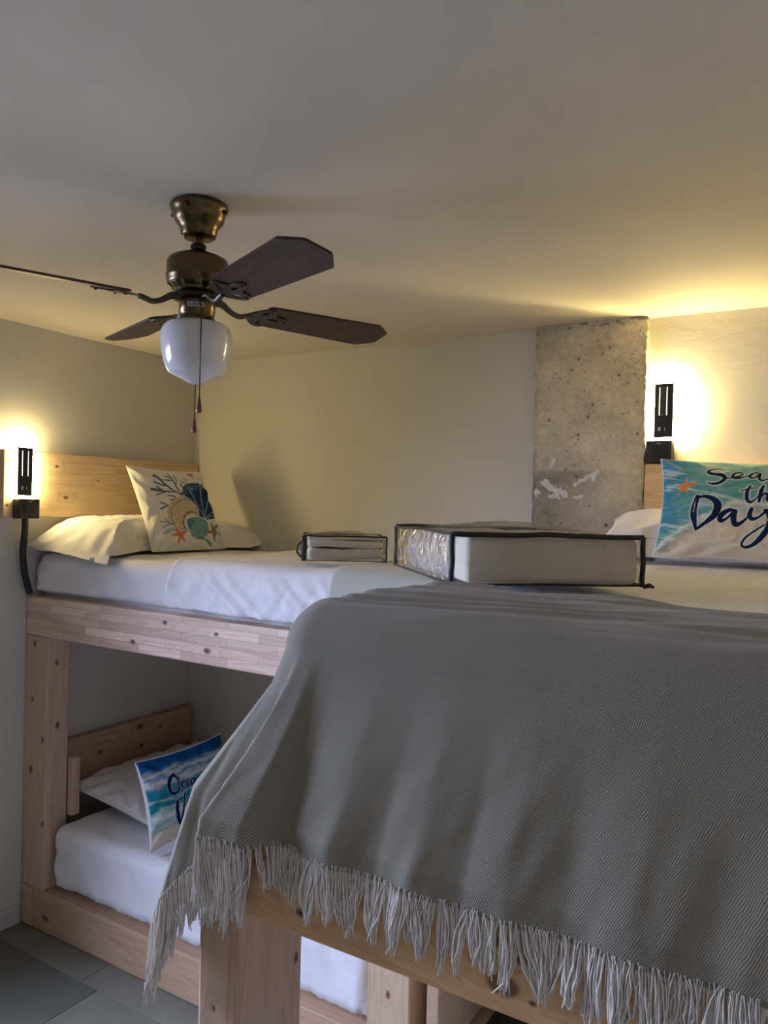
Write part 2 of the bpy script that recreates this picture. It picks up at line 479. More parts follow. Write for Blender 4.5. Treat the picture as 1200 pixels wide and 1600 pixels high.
def pillow_vf(Wd, Hg, Tk, Mx, n=60, m=44, pinch=.07, seed=0, wr=.006, puff=2.2, flatback=.5, cornerdrop=None):
    """cushion in its own frame: x across, y up, z out of the face; returns verts, faces and uv (front only 0..1)"""
    u, v = np.meshgrid(np.linspace(-1, 1, n), np.linspace(-1, 1, m), indexing='ij'); u = u.ravel(); v = v.ravel()
    prof = (np.clip(1-np.abs(u)**puff, 0, 1)*np.clip(1-np.abs(v)**puff, 0, 1))**.55
    xx = u*Wd/2*(1-pinch*(1-v*v)*np.abs(u)**3); yy = v*Hg/2*(1-pinch*(1-u*u)*np.abs(v)**3)
    edge = 1-np.maximum(np.abs(u), np.abs(v))
    fold = wr*(fbm(u*3.2+seed, v*3.2-seed, 4)+.9*np.maximum(ridge(u*4+v*3+seed*2, v*4-u*2.5)-.5, 0))*sstep(0, .25, edge)
    crn = wr*1.4*np.sin((np.abs(u)-np.abs(v))*16)*sstep(.55, 1., np.hypot(u, v)/1.2)*sstep(0, .1, edge)
    zf = Tk/2*prof+fold+crn; zb = -Tk/2*prof*flatback*2*.5-fold*.4
    Vf = np.stack([xx, yy, zf], 1); Vb = np.stack([xx, yy, zb], 1)
    F = grid_faces(n, m)
    Ff = F.tolist(); Fb = (F[:, ::-1]+len(Vf)).tolist()
    V = np.concatenate([Vf, Vb])
    g = np.arange(n*m).reshape(n, m); ring = np.concatenate([g[:, 0], g[-1, 1:], g[-2::-1, -1], g[0, -2:0:-1]])
    Fs = [[int(ring[(k+1) % len(ring)]), int(ring[k]), int(ring[k]+n*m), int(ring[(k+1) % len(ring)]+n*m)] for k in range(len(ring))]
    V = V@np.array(Mx.to_3x3()).T+np.array(Mx.translation)
    return V, Ff+Fb+Fs, np.concatenate([np.stack([u, v], 1)]*2), n*m

def frame_from(center, xdir, ydir):
    x = Vector(xdir).normalized(); y = Vector(ydir); y = (y-x*y.dot(x)).normalized(); z = x.cross(y)
    Mx = Matrix((x, y, z)).transposed().to_4x4(); Mx.translation = center; return Mx

# painting on cushions: distance fields in a flat print space
def seg_dist(X, Y, P, Wd):
    best = np.full(len(X), 1e9)
    for i in range(len(P)-1):
        a, b = P[i], P[i+1]; ab = b-a; L2 = max(ab@ab, 1e-9)
        tt = np.clip(((X-a[0])*ab[0]+(Y-a[1])*ab[1])/L2, 0, 1)
        w = Wd[i]+(Wd[i+1]-Wd[i])*tt
        best = np.minimum(best, np.hypot(X-a[0]-tt*ab[0], Y-a[1]-tt*ab[1])-w)
    return best
def stroke(X, Y, pts, w):
    P = catmull(pts, 7) if len(pts) > 2 else np.array(pts, float)
    if hasattr(w, '__len__'): Wd = np.interp(np.linspace(0, 1, len(P)), np.linspace(0, 1, len(w)), w)
    else: Wd = np.full(len(P), w)
    return seg_dist(X, Y, P, Wd)
def poly_in(X, Y, P):
    ins = np.zeros(len(X), bool); n = len(P)
    for i in range(n):
        (x1, y1), (x2, y2) = P[i], P[(i+1) % n]
        cnd = ((y1 > Y) != (y2 > Y)) & (X < (x2-x1)*(Y-y1)/((y2-y1) if y2 != y1 else 1e-9)+x1)
        ins ^= cnd
    return ins
def over(c, mask, rgb):
    m = np.clip(mask, 0, 1)[:, None]; return c*(1-m)+np.asarray(rgb)*m
def bil(u, v, TL, TR, BL, BR):
    a = (u[:, None]+1)/2; b = (1-v[:, None])/2
    TL, TR, BL, BR = map(np.array, (TL, TR, BL, BR))
    q = (TL*(1-a)+TR*a)*(1-b)+(BL*(1-a)+BR*a)*b
    return q[:, 0], q[:, 1]
def starfish(c, X, Y, ctr, tips, rgb, w0=22, dark=.6):
    d = np.full(len(X), 1e9)
    for tp in tips: d = np.minimum(d, seg_dist(X, Y, np.array([ctr, tp], float), [w0, w0*.22]))
    c = over(c, sstep(3, -3, d), rgb)
    for tp in tips:
        e = seg_dist(X, Y, np.array([ctr, tp], float), [w0*.14, w0*.05]); c = over(c, .5*sstep(4, -2, e), np.array(rgb)*dark)
    return c

def paint_shell(uv):
    X, Y = bil(uv[:, 0], uv[:, 1], (145, 60), (895, 148), (365, 965), (1150, 940))
    X = X+85*(1-uv[:, 0]**4)*(1-uv[:, 1]**4)
    c = np.ones((len(X), 3))*np.array((.80, .78, .73))
    coral = srgb(62, 98, 122); pale = srgb(150, 178, 196)
    for pts, w in (([(620, 690), (540, 705), (480, 725)], 10), ([(630, 750), (550, 765), (478, 788)], 12), ([(610, 730), (560, 745), (500, 765)], 8)):
        c = over(c, .8*sstep(4, -4, stroke(X, Y, pts, w)), pale)
    for pts, w in (([(705, 420), (560, 322), (470, 240), (412, 203)], (6, 9, 12, 14)), ([(560, 322), (490, 303), (418, 274)], (6, 9, 11)), ([(650, 385), (540, 376), (470, 366), (388, 346)], (5, 8, 12, 15)),
                   ([(505, 362), (470, 345), (440, 325)], (6, 8, 8)), ([(545, 378), (490, 395), (440, 406)], (5, 6, 6)), ([(702, 410), (650, 318), (600, 250), (540, 180)], (5, 7, 6, 4)), ([(600, 262), (560, 262), (512, 254)], (5, 7, 5)),
                   ([(648, 310), (640, 250), (605, 203)], (4, 5, 4)), ([(580, 236), (550, 225), (520, 213)], 5), ([(720, 352), (705, 325), (690, 296)], (4, 7, 5)), ([(738, 302), (712, 283), (688, 264)], (4, 6, 4)), ([(752, 292), (735, 260), (708, 230)], (3, 5, 3)),
                   ([(650, 440), (610, 425), (568, 414)], (5, 7, 7)), ([(640, 452), (610, 458), (582, 462)], (5, 7, 6)), ([(565, 512), (520, 498), (478, 484)], (4, 7, 7)), ([(562, 516), (520, 530), (476, 546)], (4, 9, 8)),
                   ([(582, 702), (545, 670), (508, 636)], (3, 4, 3)), ([(580, 698), (520, 675), (446, 667)], (3, 5, 3))):
        c = over(c, .92*sstep(3, -3, stroke(X, Y, pts, w)), np.array(coral)*(1+.3*perlin(X*.02, Y*.02))[:, None])
    blue = [(700, 410), (718, 335), (750, 300), (800, 290), (860, 292), (915, 312), (945, 340), (985, 400), (1010, 470), (1030, 545), (1068, 585), (1062, 625), (1000, 645), (960, 655), (880, 620), (865, 540), (800, 455)]
    m = poly_in(X+6*perlin(X*.05, Y*.05), Y+6*perlin(Y*.05, X*.05), blue)
    ang = np.arctan2(Y-650, X-935); rad = np.hypot(X-935, Y-650)
    bc = np.array(srgb(38, 66, 104))*(1+.7*fbm(ang*14, rad*.006, 3))[:, None]
    c = over(c, m.astype(float), bc)
    for tx, ty in ((772, 330), (895, 332), (988, 425), (1035, 560), (1062, 598)):
        d = seg_dist(X, Y, np.array([(932, 645), (tx, ty)], float), [2.5, 5]); c = over(c, .7*sstep(4, -2, d)*m, srgb(165, 190, 200))
    rim = m & (rad > 300)
    c = over(c, .5*rim*(fbm(X*.06, Y*.06, 2) > .12), srgb(170, 190, 205))
    beige = [(545, 575), (565, 535), (590, 485), (620, 455), (680, 432), (745, 430), (800, 452), (845, 495), (875, 560), (885, 625), (800, 600), (745, 620), (715, 680), (745, 770), (700, 775), (640, 735), (590, 690), (555, 640)]
    m = poly_in(X+5*perlin(X*.06, Y*.06+3), Y+5*perlin(Y*.06, X*.06+7), beige)
    c = over(c, m.astype(float), np.array(srgb(206, 190, 160))*(1+.3*fbm(X*.03, Y*.03, 3))[:, None])
    for (cx, cy, rx, ry, a0, a1, nn, rr) in ((735, 620, 150, 165, 2.2, 5.6, 22, 6), (800, 680, 95, 100, 2.5, 5.2, 16, 7)):
        for q in np.linspace(a0, a1, nn):
            d = np.hypot(X-(cx+rx*math.cos(q)), (Y-(cy+ry*math.sin(q)))*.8); c = over(c, .85*sstep(rr+2, rr-2, d)*m, srgb(84, 62, 48))
    dd = seg_dist(X, Y, catmull(beige[:5]+beige[-5:], 2)[:0] if False else np.array(beige[-6:]+beige[:6], float), [1.5]*12)
    c = over(c, .6*sstep(3, -2, dd), srgb(120, 92, 70))
    teal = [(738, 655), (800, 632), (885, 628), (955, 672), (972, 760), (930, 815), (905, 832), (950, 850), (978, 888), (962, 908), (940, 880), (915, 845), (840, 843), (785, 812), (755, 745)]
    m = poly_in(X, Y, teal); c = over(c, m.astype(float), np.array(srgb(126, 166, 166))*(1+.35*fbm(X*.03-Y*.02, Y*.008+X*.01, 3))[:, None])
    m2 = m & poly_in(X, Y, [(738, 655), (800, 640), (820, 690), (770, 745), (752, 740)]); c = over(c, .7*m2, srgb(70, 118, 140))
    dd = seg_dist(X, Y, np.array([(772, 805), (810, 838), (850, 845), (880, 825), (915, 845), (962, 905)], float), [3]*6); c = over(c, .7*sstep(3, -2, dd), srgb(50, 96, 108))
    c = starfish(c, X, Y, (658, 798), [(625, 735), (722, 775), (702, 862), (626, 888), (574, 803)], srgb(222, 140, 92), 24)
    c = starfish(c, X, Y, (1022, 762), [(1000, 682), (1098, 780), (1018, 866), (950, 782), (1062, 690)], srgb(158, 128, 98), 22)
    c = over(c, .8*sstep(3, -3, stroke(X, Y, [(1062, 640), (1080, 700), (1108, 755)], (4, 7, 3))), srgb(160, 130, 100))
    c = starfish(c, X, Y, (765, 196), [(732, 168), (745, 215), (818, 238), (808, 192), (760, 172)], srgb(214, 134, 98), 11)
    return np.clip(c, 0, 1)

def letter(c, X, Y, strokes, ink, halo=None, hw=9, streak=True):
    d = np.full(len(X), 1e9)
    for pts, w in strokes: d = np.minimum(d, stroke(X, Y, pts, w))
    if halo is not None: c = over(c, .9*sstep(hw+3, hw-4, d), halo)
    c = over(c, sstep(2.2, -2.2, d), ink)
    return c

def paint_seas(uv):
    X, Y = bil(uv[:, 0], uv[:, 1], (150, -20), (1790, 20), (120, 910), (1760, 1100))
    n = fbm(X*.004, Y*.012, 4); n2 = fbm(X*.003+7, Y*.02+X*.004, 4)
    c = np.ones((len(X), 3))*np.array(srgb(110, 168, 158))
    c = over(c, sstep(560, 180, X+260*n+.35*(Y-300)), srgb(72, 140, 176))
    c = over(c, .75*sstep(.05, .4, n2), srgb(66, 142, 132))
    c = over(c, .8*sstep(.12, .45, fbm(X*.0022+3, Y*.016-X*.0045, 3)), srgb(196, 214, 196))
    c = over(c, .6*sstep(330, 120, Y+60*n)*sstep(350, 700, X), srgb(168, 204, 184))
    bnd = np.where(X < 800, 880-.5*(X-200), 580+.12*(X-800))+70*n
    c = over(c, sstep(-90, 60, Y-bnd), srgb(224, 208, 178))
    c = over(c, .8*np.exp(-((Y-bnd+70)/30)**2), srgb(232, 226, 210))
    c = over(c, .5*sstep(60, 350, Y-bnd)*sstep(700, 200, X), srgb(228, 204, 188))
    c = starfish(c, X, Y, (392, 305), [(420, 222), (520, 282), (425, 385), (318, 388), (304, 312)], srgb(226, 146, 92), 26)
    ink = srgb(24, 36, 66); hal = srgb(236, 232, 214)
    S = [([(760, 150), (700, 130), (640, 142), (610, 170), (660, 195), (740, 212), (765, 245), (735, 285), (665, 302), (608, 285)], (5, 6, 8, 10, 14, 16, 15, 12, 9, 5)),
         ([(765, 250), (830, 240), (890, 228), (925, 200), (895, 185), (850, 200), (832, 232), (865, 248), (930, 236), (990, 212)], (4, 6, 7, 6, 6, 9, 11, 9, 6, 5)),
         ([(1075, 190), (1030, 185), (990, 212), (990, 240), (1030, 236), (1080, 192), (1066, 240), (1090, 270), (1140, 252), (1195, 205)], (6, 7, 10, 9, 6, 7, 11, 9, 6, 5)),
         ([(1195, 205), (1240, 172), (1262, 215), (1275, 258), (1235, 275), (1190, 262)], (5, 6, 11, 12, 8, 4)),
         ([(1275, 262), (1310, 245), (1350, 215)], (5, 5, 3))]
    TH_ = [([(905, 384), (960, 366), (1060, 352)], (4, 6, 4)), ([(990, 332), (962, 395), (962, 462), (990, 494), (1030, 470), (1062, 430)], (8, 13, 14, 11, 6, 4)),
           ([(1105, 328), (1082, 390), (1064, 490)], (9, 14, 10)), ([(1066, 480), (1095, 425), (1128, 408), (1138, 440), (1136, 476), (1165, 486), (1210, 455)], (6, 7, 10, 13, 12, 8, 5)),
           ([(1210, 455), (1268, 420), (1262, 392), (1222, 402), (1208, 452), (1240, 486), (1310, 450)], (5, 6, 7, 9, 12, 10, 4))]
    D_ = [([(520, 432), (494, 520), (492, 600), (516, 722)], (18, 22, 24, 9)), ([(520, 436), (590, 428), (668, 455), (708, 515), (680, 600), (600, 670), (516, 722)], (9, 12, 20, 28, 24, 14, 9)),
          ([(865, 578), (815, 565), (755, 595), (728, 640), (748, 662), (800, 632), (862, 572), (848, 640), (862, 694), (905, 690), (965, 640), (1000, 580)], (10, 13, 18, 18, 13, 8, 12, 20, 19, 12, 7, 7)),
          ([(1000, 565), (985, 620), (1010, 656), (1060, 640), (1115, 590)], (14, 16, 13, 8, 8)),
          ([(1122, 578), (1158, 600), (1158, 690), (1108, 790), (1030, 880), (958, 908), (922, 885), (950, 825), (1040, 755), (1150, 690), (1260, 640)], (16, 24, 26, 22, 14, 9, 8, 8, 7, 6, 4))]
    for G in (S, TH_, D_): c = letter(c, X, Y, [(p, tuple(q*1.35 for q in w)) for p, w in G], ink, hal, 9)
    for pts in ([(500, 470), (488, 560)], [(640, 600), (560, 668)], [(655, 590), (585, 655)], [(1145, 640), (1100, 760)], [(1120, 720), (1060, 810)]):
        c = over(c, .8*sstep(2.5, -1.5, stroke(X, Y, pts, 2.5)), hal)
    return np.clip(c, 0, 1)

def paint_ocean(uv):
    X, Y = bil(uv[:, 0], uv[:, 1], (590, 485), (1560, 180), (700, 1150), (1640, 860))
    Q = Y+.315*(X-590); n = fbm(X*.006, Q*.014, 4)
    q = Q+38*n
    c = np.ones((len(X), 3))*np.array(srgb(20, 84, 150))
    c = over(c, sstep(540, 640, q), srgb(48, 132, 176)); c = over(c, sstep(700, 780, q), srgb(36, 138, 160)); c = over(c, sstep(860, 960, q), srgb(110, 180, 176))
    for ctr, wd, a in ((628, 22, .85), (700, 26, .9), (830, 8, .6), (948, 30, .95), (905, 8, .5), (1010, 16, .6)): c = over(c, a*np.exp(-((q-ctr)/wd)**2), srgb(226, 232, 228))
    c = over(c, sstep(1000, 1080, q), srgb(214, 204, 188))
    ink = srgb(20, 26, 70); hal = srgb(150, 175, 210)
    G = [([(900, 570), (855, 600), (838, 660), (858, 712), (905, 708), (932, 655), (925, 595), (890, 566)], (9, 14, 17, 14, 9, 7, 8, 9)), ([(890, 568), (920, 600), (950, 590)], (4, 4, 3)),
         ([(995, 620), (965, 625), (955, 660), (985, 668), (1015, 640)], (6, 8, 9, 6, 4)), ([(1015, 645), (1040, 618), (1025, 604), (1008, 630), (1025, 656), (1060, 630)], (4, 5, 6, 8, 7, 4)),
         ([(1095, 592), (1065, 600), (1058, 640), (1085, 630), (1104, 592), (1102, 635), (1130, 625), (1150, 590)], (5, 7, 9, 6, 7, 9, 6, 5)), ([(1150, 590), (1155, 620), (1160, 580), (1185, 565), (1190, 605), (1225, 590)], (6, 7, 6, 7, 8, 5)),
         ([(905, 778), (905, 850), (940, 938), (962, 850), (982, 712)], (13, 17, 14, 8, 7)), ([(1012, 790), (1008, 835), (1030, 850), (1062, 810)], (9, 11, 7, 4)), ([(1020, 748), (1023, 752)], 8),
         ([(1075, 700), (1062, 770), (1072, 825), (1105, 800), (1090, 765), (1065, 790)], (7, 9, 9, 7, 6, 5)), ([(1110, 790), (1140, 765), (1125, 745), (1112, 780), (1135, 805), (1170, 770)], (5, 6, 6, 8, 7, 4)), ([(1170, 770), (1195, 730), (1205, 770), (1180, 790)], (5, 7, 9, 5))]
    return np.clip(letter(c, X, Y, G, ink, hal, 6), 0, 1)

# ------------------------------------------------------------------ left bunk bed frame
KB = (0.02, -.9, 0)
lb = empty('bunk_bed', KB, 'pine bunk bed frame along the left wall, with two berths', 'bunk bed')
m_rail = pine('pine_finger_jointed', 'x', [(.62, -.90, 1.19, .009), (.98, -.9, 1.20, .011), (1.02, -.9, 1.26, .007), (.78, -.9, 1.275, .008)], KB, (1.22, 1.30, 1.62), finger=True, auto=False)
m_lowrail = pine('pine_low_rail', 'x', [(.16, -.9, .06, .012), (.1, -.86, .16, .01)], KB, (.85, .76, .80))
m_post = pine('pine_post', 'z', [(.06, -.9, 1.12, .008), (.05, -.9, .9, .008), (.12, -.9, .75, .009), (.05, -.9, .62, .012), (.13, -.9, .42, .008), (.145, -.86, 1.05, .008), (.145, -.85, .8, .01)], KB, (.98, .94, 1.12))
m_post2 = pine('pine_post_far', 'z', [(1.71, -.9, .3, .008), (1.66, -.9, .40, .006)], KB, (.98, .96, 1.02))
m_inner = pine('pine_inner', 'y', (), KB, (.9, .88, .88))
board('rail', (.003, -.90, 1.152), (1.90, -.835, 1.304), m_rail, lb, .005)
board('post', (.003, -.899, .158), (.143, -.80, 1.151), m_post, lb, .005)
board('post', (1.64, -.899, .158), (1.78, -.80, 1.151), m_post2, lb, .005)
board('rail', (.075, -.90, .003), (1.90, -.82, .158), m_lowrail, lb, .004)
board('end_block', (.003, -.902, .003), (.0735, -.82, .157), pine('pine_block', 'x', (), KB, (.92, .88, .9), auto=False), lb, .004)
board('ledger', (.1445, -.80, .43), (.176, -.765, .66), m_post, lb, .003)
board('end_panel', (1.835, -.90, .16), (1.872, -.1, 1.15), pine('pine_end', 'y', (), KB, (.8, .76, .8)), lb, .003)
for zz in (1.17, .10):
    V, F = board_vf((.01, -.83, zz), (1.88, -.012, zz+.03), .002); mk('slatted_base', V, F, m_inner, lb, smooth=False)

# headboards on the left wall
HB = (.02, -.52, 1.62)
m_hb = pine('pine_headboard', 'y', [(.042, -.305, 1.80, .013), (.042, -.30, 1.735, .010), (.042, -.805, 1.825, .006), (.042, -.60, 1.775, .004), (.042, -.76, 1.70, .008), (.042, -1.018, 1.84, .006), (.042, -1.018, 1.665, .006)], HB, (1.05, 1.06, 1.05), auto=False)
o = board('headboard', (.001, -1.035, 1.62), (.042, -.012, 1.879), m_hb, bev=.003, base=HB)
tag(o, 'light pine board fixed to the left wall above the upper bunk pillow', 'headboard')
HL = (.02, -.38, .445)
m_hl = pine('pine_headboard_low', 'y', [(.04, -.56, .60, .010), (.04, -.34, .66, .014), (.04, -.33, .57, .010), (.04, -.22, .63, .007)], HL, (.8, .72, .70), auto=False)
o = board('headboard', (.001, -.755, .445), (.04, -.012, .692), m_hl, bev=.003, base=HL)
tag(o, 'pine board on the wall inside the dark lower bunk', 'headboard')
HR = (2.6, -.02, 1.69)
m_hr = pine('pine_headboard_right', 'x', [(2.4, -.04, 1.78, .012)], HR, (1.05, 1.0, .88), auto=False)
o = board('headboard', (2.188, -.04, 1.62), (3.4, -.003, 1.867), m_hr, bev=.003, base=HR)
tag(o, 'orange-lit pine board beside the concrete pillar, behind the sea-print cushion', 'headboard')

# ------------------------------------------------------------------ bedding, left upper
def mattress_fn(amp, dirn=0, sag=0):
    def f(V, N):
        V = sheet_wr(V, N, amp, dirn); return V
    return f
def tuck(V, ztop, y_in):
    k = 1-sstep(ztop+.002, ztop+.03, V[:, 2]); V[:, 1] = np.where(V[:, 1] < -.5, np.maximum(V[:, 1], y_in*k-9*(1-k)), V[:, 1]); return V
V, F = soft_box((.02, -.882, 1.212), (1.82, -.02, 1.476), .045, .016, fn=mattress_fn(.007)); V = tuck(V, 1.325, -.828); V[:, 2] = np.clip(V[:, 2], 1.204, 1.486); V[:, 1] = np.maximum(V[:, 1], -.8905)
o = mk('mattress', V, F, m_sheet)
tag(o, 'white sheeted mattress on the upper left bunk', 'mattress')
# flat top sheet folded back over the mattress
nu, nv = 150, 110
xs = np.linspace(.80, 1.815, nu); ss = np.linspace(-.34, .80, nv)
u, v = np.meshgrid(xs, ss, indexing='ij'); u = u.ravel(); v = v.ravel()
re = .05
t0 = -re
def edge_prof(t, re):
    ph = np.clip((t+re)/re, 0, math.pi/2)
    h = np.where(t < -re, t, -re+re*np.sin(ph)); dz = -re*(1-np.cos(ph))-np.maximum(t+re-re*math.pi/2, 0)
    return h, dz
xx = u+.05*sstep(0, .3, -v)*0+ .02*np.sin(v*5)*sstep(.86, .80, u)
tt = -v-.0
h, dz = edge_prof(-v, .045)      # v<0 hangs over the front
drop_lim = .155+.008*fbm(u*6, u*0, 2)
dz = np.maximum(dz, -drop_lim)
wr_top = .006*fbm(u*3+v*1.2, v*7-u, 3)+.006*np.maximum(ridge(u*4-v*3, v*6+u)-.55, 0)
wr_sd = .008*fbm(u*9-dz*6, dz*8+u*2, 3)+.018*np.maximum(ridge(u*13+dz*18, dz*4+u*3)-.45, 0)+.010*np.maximum(ridge(u*27-dz*30, dz*8+u*4)-.5, 0)
sdm = sstep(-.01, .05, -v)
yy = -.890-h*1.0*(1) - .0
yy = np.where(v > 0, -.886+v, -.886-(h))
yy = yy-(.013+wr_sd)*sdm; zz = 1.4885+dz+ (.004+np.maximum(wr_top, -.002))*(1-sdm)+.004*sstep(.83, .80, u)
yy = np.where(v < -.03, np.clip(yy, -.918, -.8965), np.maximum(yy, -.918))
V = np.stack([xx, yy, zz], 1)
keep = V[:, 1] < -.02
o = mk('bed_sheet', V, grid_faces(nu, nv)[:, ::-1], m_sheet, base=(1.3, -.45, 1.48))
sm = o.modifiers.new('thickness', 'SOLIDIFY'); sm.thickness = .004; sm.offset = -1
tag(o, 'white top sheet spread over the upper left mattress with its folded edge down the front', 'sheet')

def press(V, Mx, Wd, Hg, depth):
    """a pillow gives way where a cushion leans on it"""
    Q = np.array(Mx.to_3x3()); L = (V-np.array(Mx.translation))@Q
    e = np.maximum(np.maximum(np.abs(L[:, 0])-Wd/2, np.abs(L[:, 1])-Hg/2), 0)
    lim = -depth+e*.55
    ex = np.where(e < .3, np.maximum(L[:, 2]-lim, 0), 0)
    nh = Q[:, 2]*np.array((1, 1, 0)); k2 = nh@nh
    return V-ex[:, None]*nh/k2
# pillow against the headboard, upper left
MX_SHELL = frame_from((.298, -.387, 1.654), (.012, .40, -.007), (-.178, .026, .35))
MX_OCEAN = frame_from((.645, -.638, .588), (0, .447, 0), (-.093, 0, .311))
MX_SEAS = frame_from((2.54, -.300, 1.709), (.494, .068, -.015), (0, .13, .303))
Mx = frame_from((.255, -.45, 1.535), (0, 1, .0), (-1, 0, .10))
V, F, uv, nf = pillow_vf(.95, .48, .17, Mx, 90, 60, .02, 3, .010, 3.6, .6)
hang = sstep(-.82, -.97, V[:, 1]); V[:, 2] -= .05*sstep(-.78, -.90, V[:, 1]); V[:, 2] = np.maximum(V[:, 2], np.where(V[:, 1] > -.91, 1.4895, 1.40))
V[:, 1] = np.maximum(V[:, 1], -.935); V[:, 0] = np.maximum(V[:, 0], .012)
V = press(V, MX_SHELL, .42, .42, .045); V[:, 2] = np.maximum(V[:, 2], np.where(V[:, 1] > -.91, 1.4895, 1.40))
o = mk('pillow', V, F, m_pillow); tag(o, 'white pillow lying along the headboard of the upper left bunk', 'pillow')

# shell cushion
Mx = MX_SHELL
V, F, uv, nf = pillow_vf(.42, .415, .085, Mx, 230, 230, .06, 1, .005, 4.5, .6)
col = paint_shell(uv); col[nf:] = (.80, .78, .73)
seam = np.maximum(np.abs(uv[:, 0]), np.abs(uv[:, 1])) > .985; col[seam] = (.82, .80, .74)
V[:, 2] = np.maximum(V[:, 2], 1.488)
m_print = printed('printed_cushion_cloth', bump=.22)
o = mk('cushion', V, F, m_print, col=col)
tag(o, 'white square cushion printed with blue coral, shells and starfish', 'cushion')

# throw folded at the foot of the upper left bunk
def sage_mat(name, ca=(.140, .130, .092), cb=(.45, .415, .315)):
    t = NT(name)
    tc = t.n('ShaderNodeUVMap'); tc.uv_map = 'cloth'
    sp = t.n('ShaderNodeSeparateXYZ'); t.set(sp.inputs[0], tc.outputs[0])
    U, Vv = sp.outputs[0], sp.outputs[1]
    P = 2*math.pi/.0025
    wob = t.math('MULTIPLY', t.noise(t.coords(), 60, 3), .006)
    a = t.math('SINE', t.math('MULTIPLY', t.math('ADD', t.math('ADD', U, t.math('MULTIPLY', Vv, .55)), wob), P))
    b = t.math('SINE', t.math('MULTIPLY', Vv, P*1.35))
    tw = t.math('ADD', t.math('MULTIPLY', a, .6), t.math('MULTIPLY', t.math('MULTIPLY', a, b), .45))
    f = t.math('ADD', t.math('MULTIPLY', tw, .42), .5)
    n = t.noise(t.coords(), 7, 4, .6)
    c = t.mix(f, ca, cb)
    c = t.mix(.28, c, t.ramp(n, [(.3, (.6, .6, .6)), (.7, (1, 1, 1))]), 'MULTIPLY')
    t.base(c, .95, 0, .1); t.b.inputs['Sheen Weight'].default_value = .25
    t.bump(f, .35, .0018)
    return t.m
m_sage = sage_mat('sage_twill'); m_pale_sage = sage_mat('pale_sage_twill', (.42, .43, .33), (.66, .66, .54)); m_fringe = cotton('cream_yarn', (.84, .78, .69), .2, 200)
nu, nv = 60, 90
u, v = np.meshgrid(np.linspace(1.50, 1.845, nu), np.linspace(-.33, .60, nv), indexing='ij'); u = u.ravel(); v = v.ravel()
h, dz = edge_prof(-v, .05); sdm = sstep(-.01, .05, -v)
yy = np.where(v > 0, -.924+v, -.924-h)-.006*sdm; dz = np.maximum(dz, -.17)
wv = .004*fbm(u*8, v*5, 3)
V = np.stack([u+.006*np.sin(v*9), yy, 1.512+dz+wv*(1-sdm)], 1)
throw = mk('throw', V, grid_faces(nu, nv)[:, ::-1], m_pale_sage, uv=np.stack([u, v], 1))
sm = throw.modifiers.new('thickness', 'SOLIDIFY'); sm.thickness = .005; sm.offset = -1
tag(throw, 'pale sage throw lying across the foot of the upper left bunk', 'throw')

# ------------------------------------------------------------------ bedding, left lower
V, F = soft_box((.155, -.872, .142), (1.628, -.02, .412), .05, .02, fn=mattress_fn(.007)); V = tuck(V, .180, -.812); V[:, 2] = np.maximum(V[:, 2], .134)
o = mk('mattress', V, F, m_sheet); tag(o, 'white sheeted mattress on the lower left bunk, in shade', 'mattress')
Mx = frame_from((.335, -.392, .485), (0, 1, 0), (-1, 0, .12))
V, F, uv, nf = pillow_vf(.715, .52, .15, Mx, 80, 56, .05, 9, .010, 2.4, .6); V[:, 2] = np.maximum(V[:, 2], .424); V[:, 0] = np.maximum(V[:, 0], .045); V = press(V, MX_OCEAN, .47, .36, .050)
o = mk('pillow', V, F, m_pillow); tag(o, 'white pillow in the lower left bunk behind the blue wave cushion', 'pillow')
Mx = MX_OCEAN
V, F, uv, nf = pillow_vf(.45, .325, .11, Mx, 230, 150, .08, 4, .004, 2.4, .6)
col = paint_ocean(uv); col[nf:] = (.75, .74, .72)
seam = np.maximum(np.abs(uv[:, 0]), np.abs(uv[:, 1])) > .975; col[seam] = (.72, .72, .72)
V[:, 2] = np.maximum(V[:, 2], .425)
o = mk('cushion', V, F, m_print, col=col); tag(o, 'blue wave cushion with dark script lettering in the lower left bunk', 'cushion')

# ------------------------------------------------------------------ right bunk bed frame
KR = (2.6, -2.0, 0)
rb = empty('bunk_bed', KR, 'pine bunk bed frame in the foreground under the fringed blanket', 'bunk bed')
def atx(u_, v_): # foot-rail front face point for a knot seen in the photograph
    return None
m_foot = pine('pine_foot_rail', 'x', [(2.247, -2.03, 1.262, .0075), (2.302, -2.03, 1.272, .010), (2.234, -2.03, 1.183, .0055), (2.371, -2.03, 1.236, .0062), (2.460, -2.03, 1.242, .0042),
                                       (2.509, -2.03, 1.230, .0088), (2.530, -2.03, 1.218, .006), (2.507, -2.03, 1.185, .0125), (2.541, -2.03, 1.177, .003), (2.632, -2.03, 1.206, .006), (2.60, -2.03, 1.30, .02)], KR, (1.32, 1.10, .90), auto=False)
m_fpost = pine('pine_foot_post', 'z', [(2.085, -2.03, .98, .004), (2.09, -2.03, 1.01, .003), (2.131, -1.9, 1.03, .006), (2.131, -1.905, 1.10, .004)], KR, (1.0, .93, 1.0), auto=False)
m_rsd = pine('pine_side', 'y', (), KR, (.9, .84, .82))
board('rail', (2.066, -2.03, 1.152), (3.45, -1.965, 1.300), m_foot, rb, .005)
board('post', (2.06, -2.029, .003), (2.131, -1.885, 1.1505), m_fpost, rb, .005)
board('post', (3.38, -2.029, .003), (3.45, -1.885, 1.1505), m_fpost, rb, .005)
board('rail', (2.06, -1.963, 1.152), (2.125, -.08, 1.304), m_rsd, rb, .005)
board('rail', (3.385, -1.963, 1.152), (3.45, -.08, 1.304), m_rsd, rb, .005)
board('rail', (2.06, -1.884, .003), (2.13, -.08, .16), m_rsd, rb, .004)
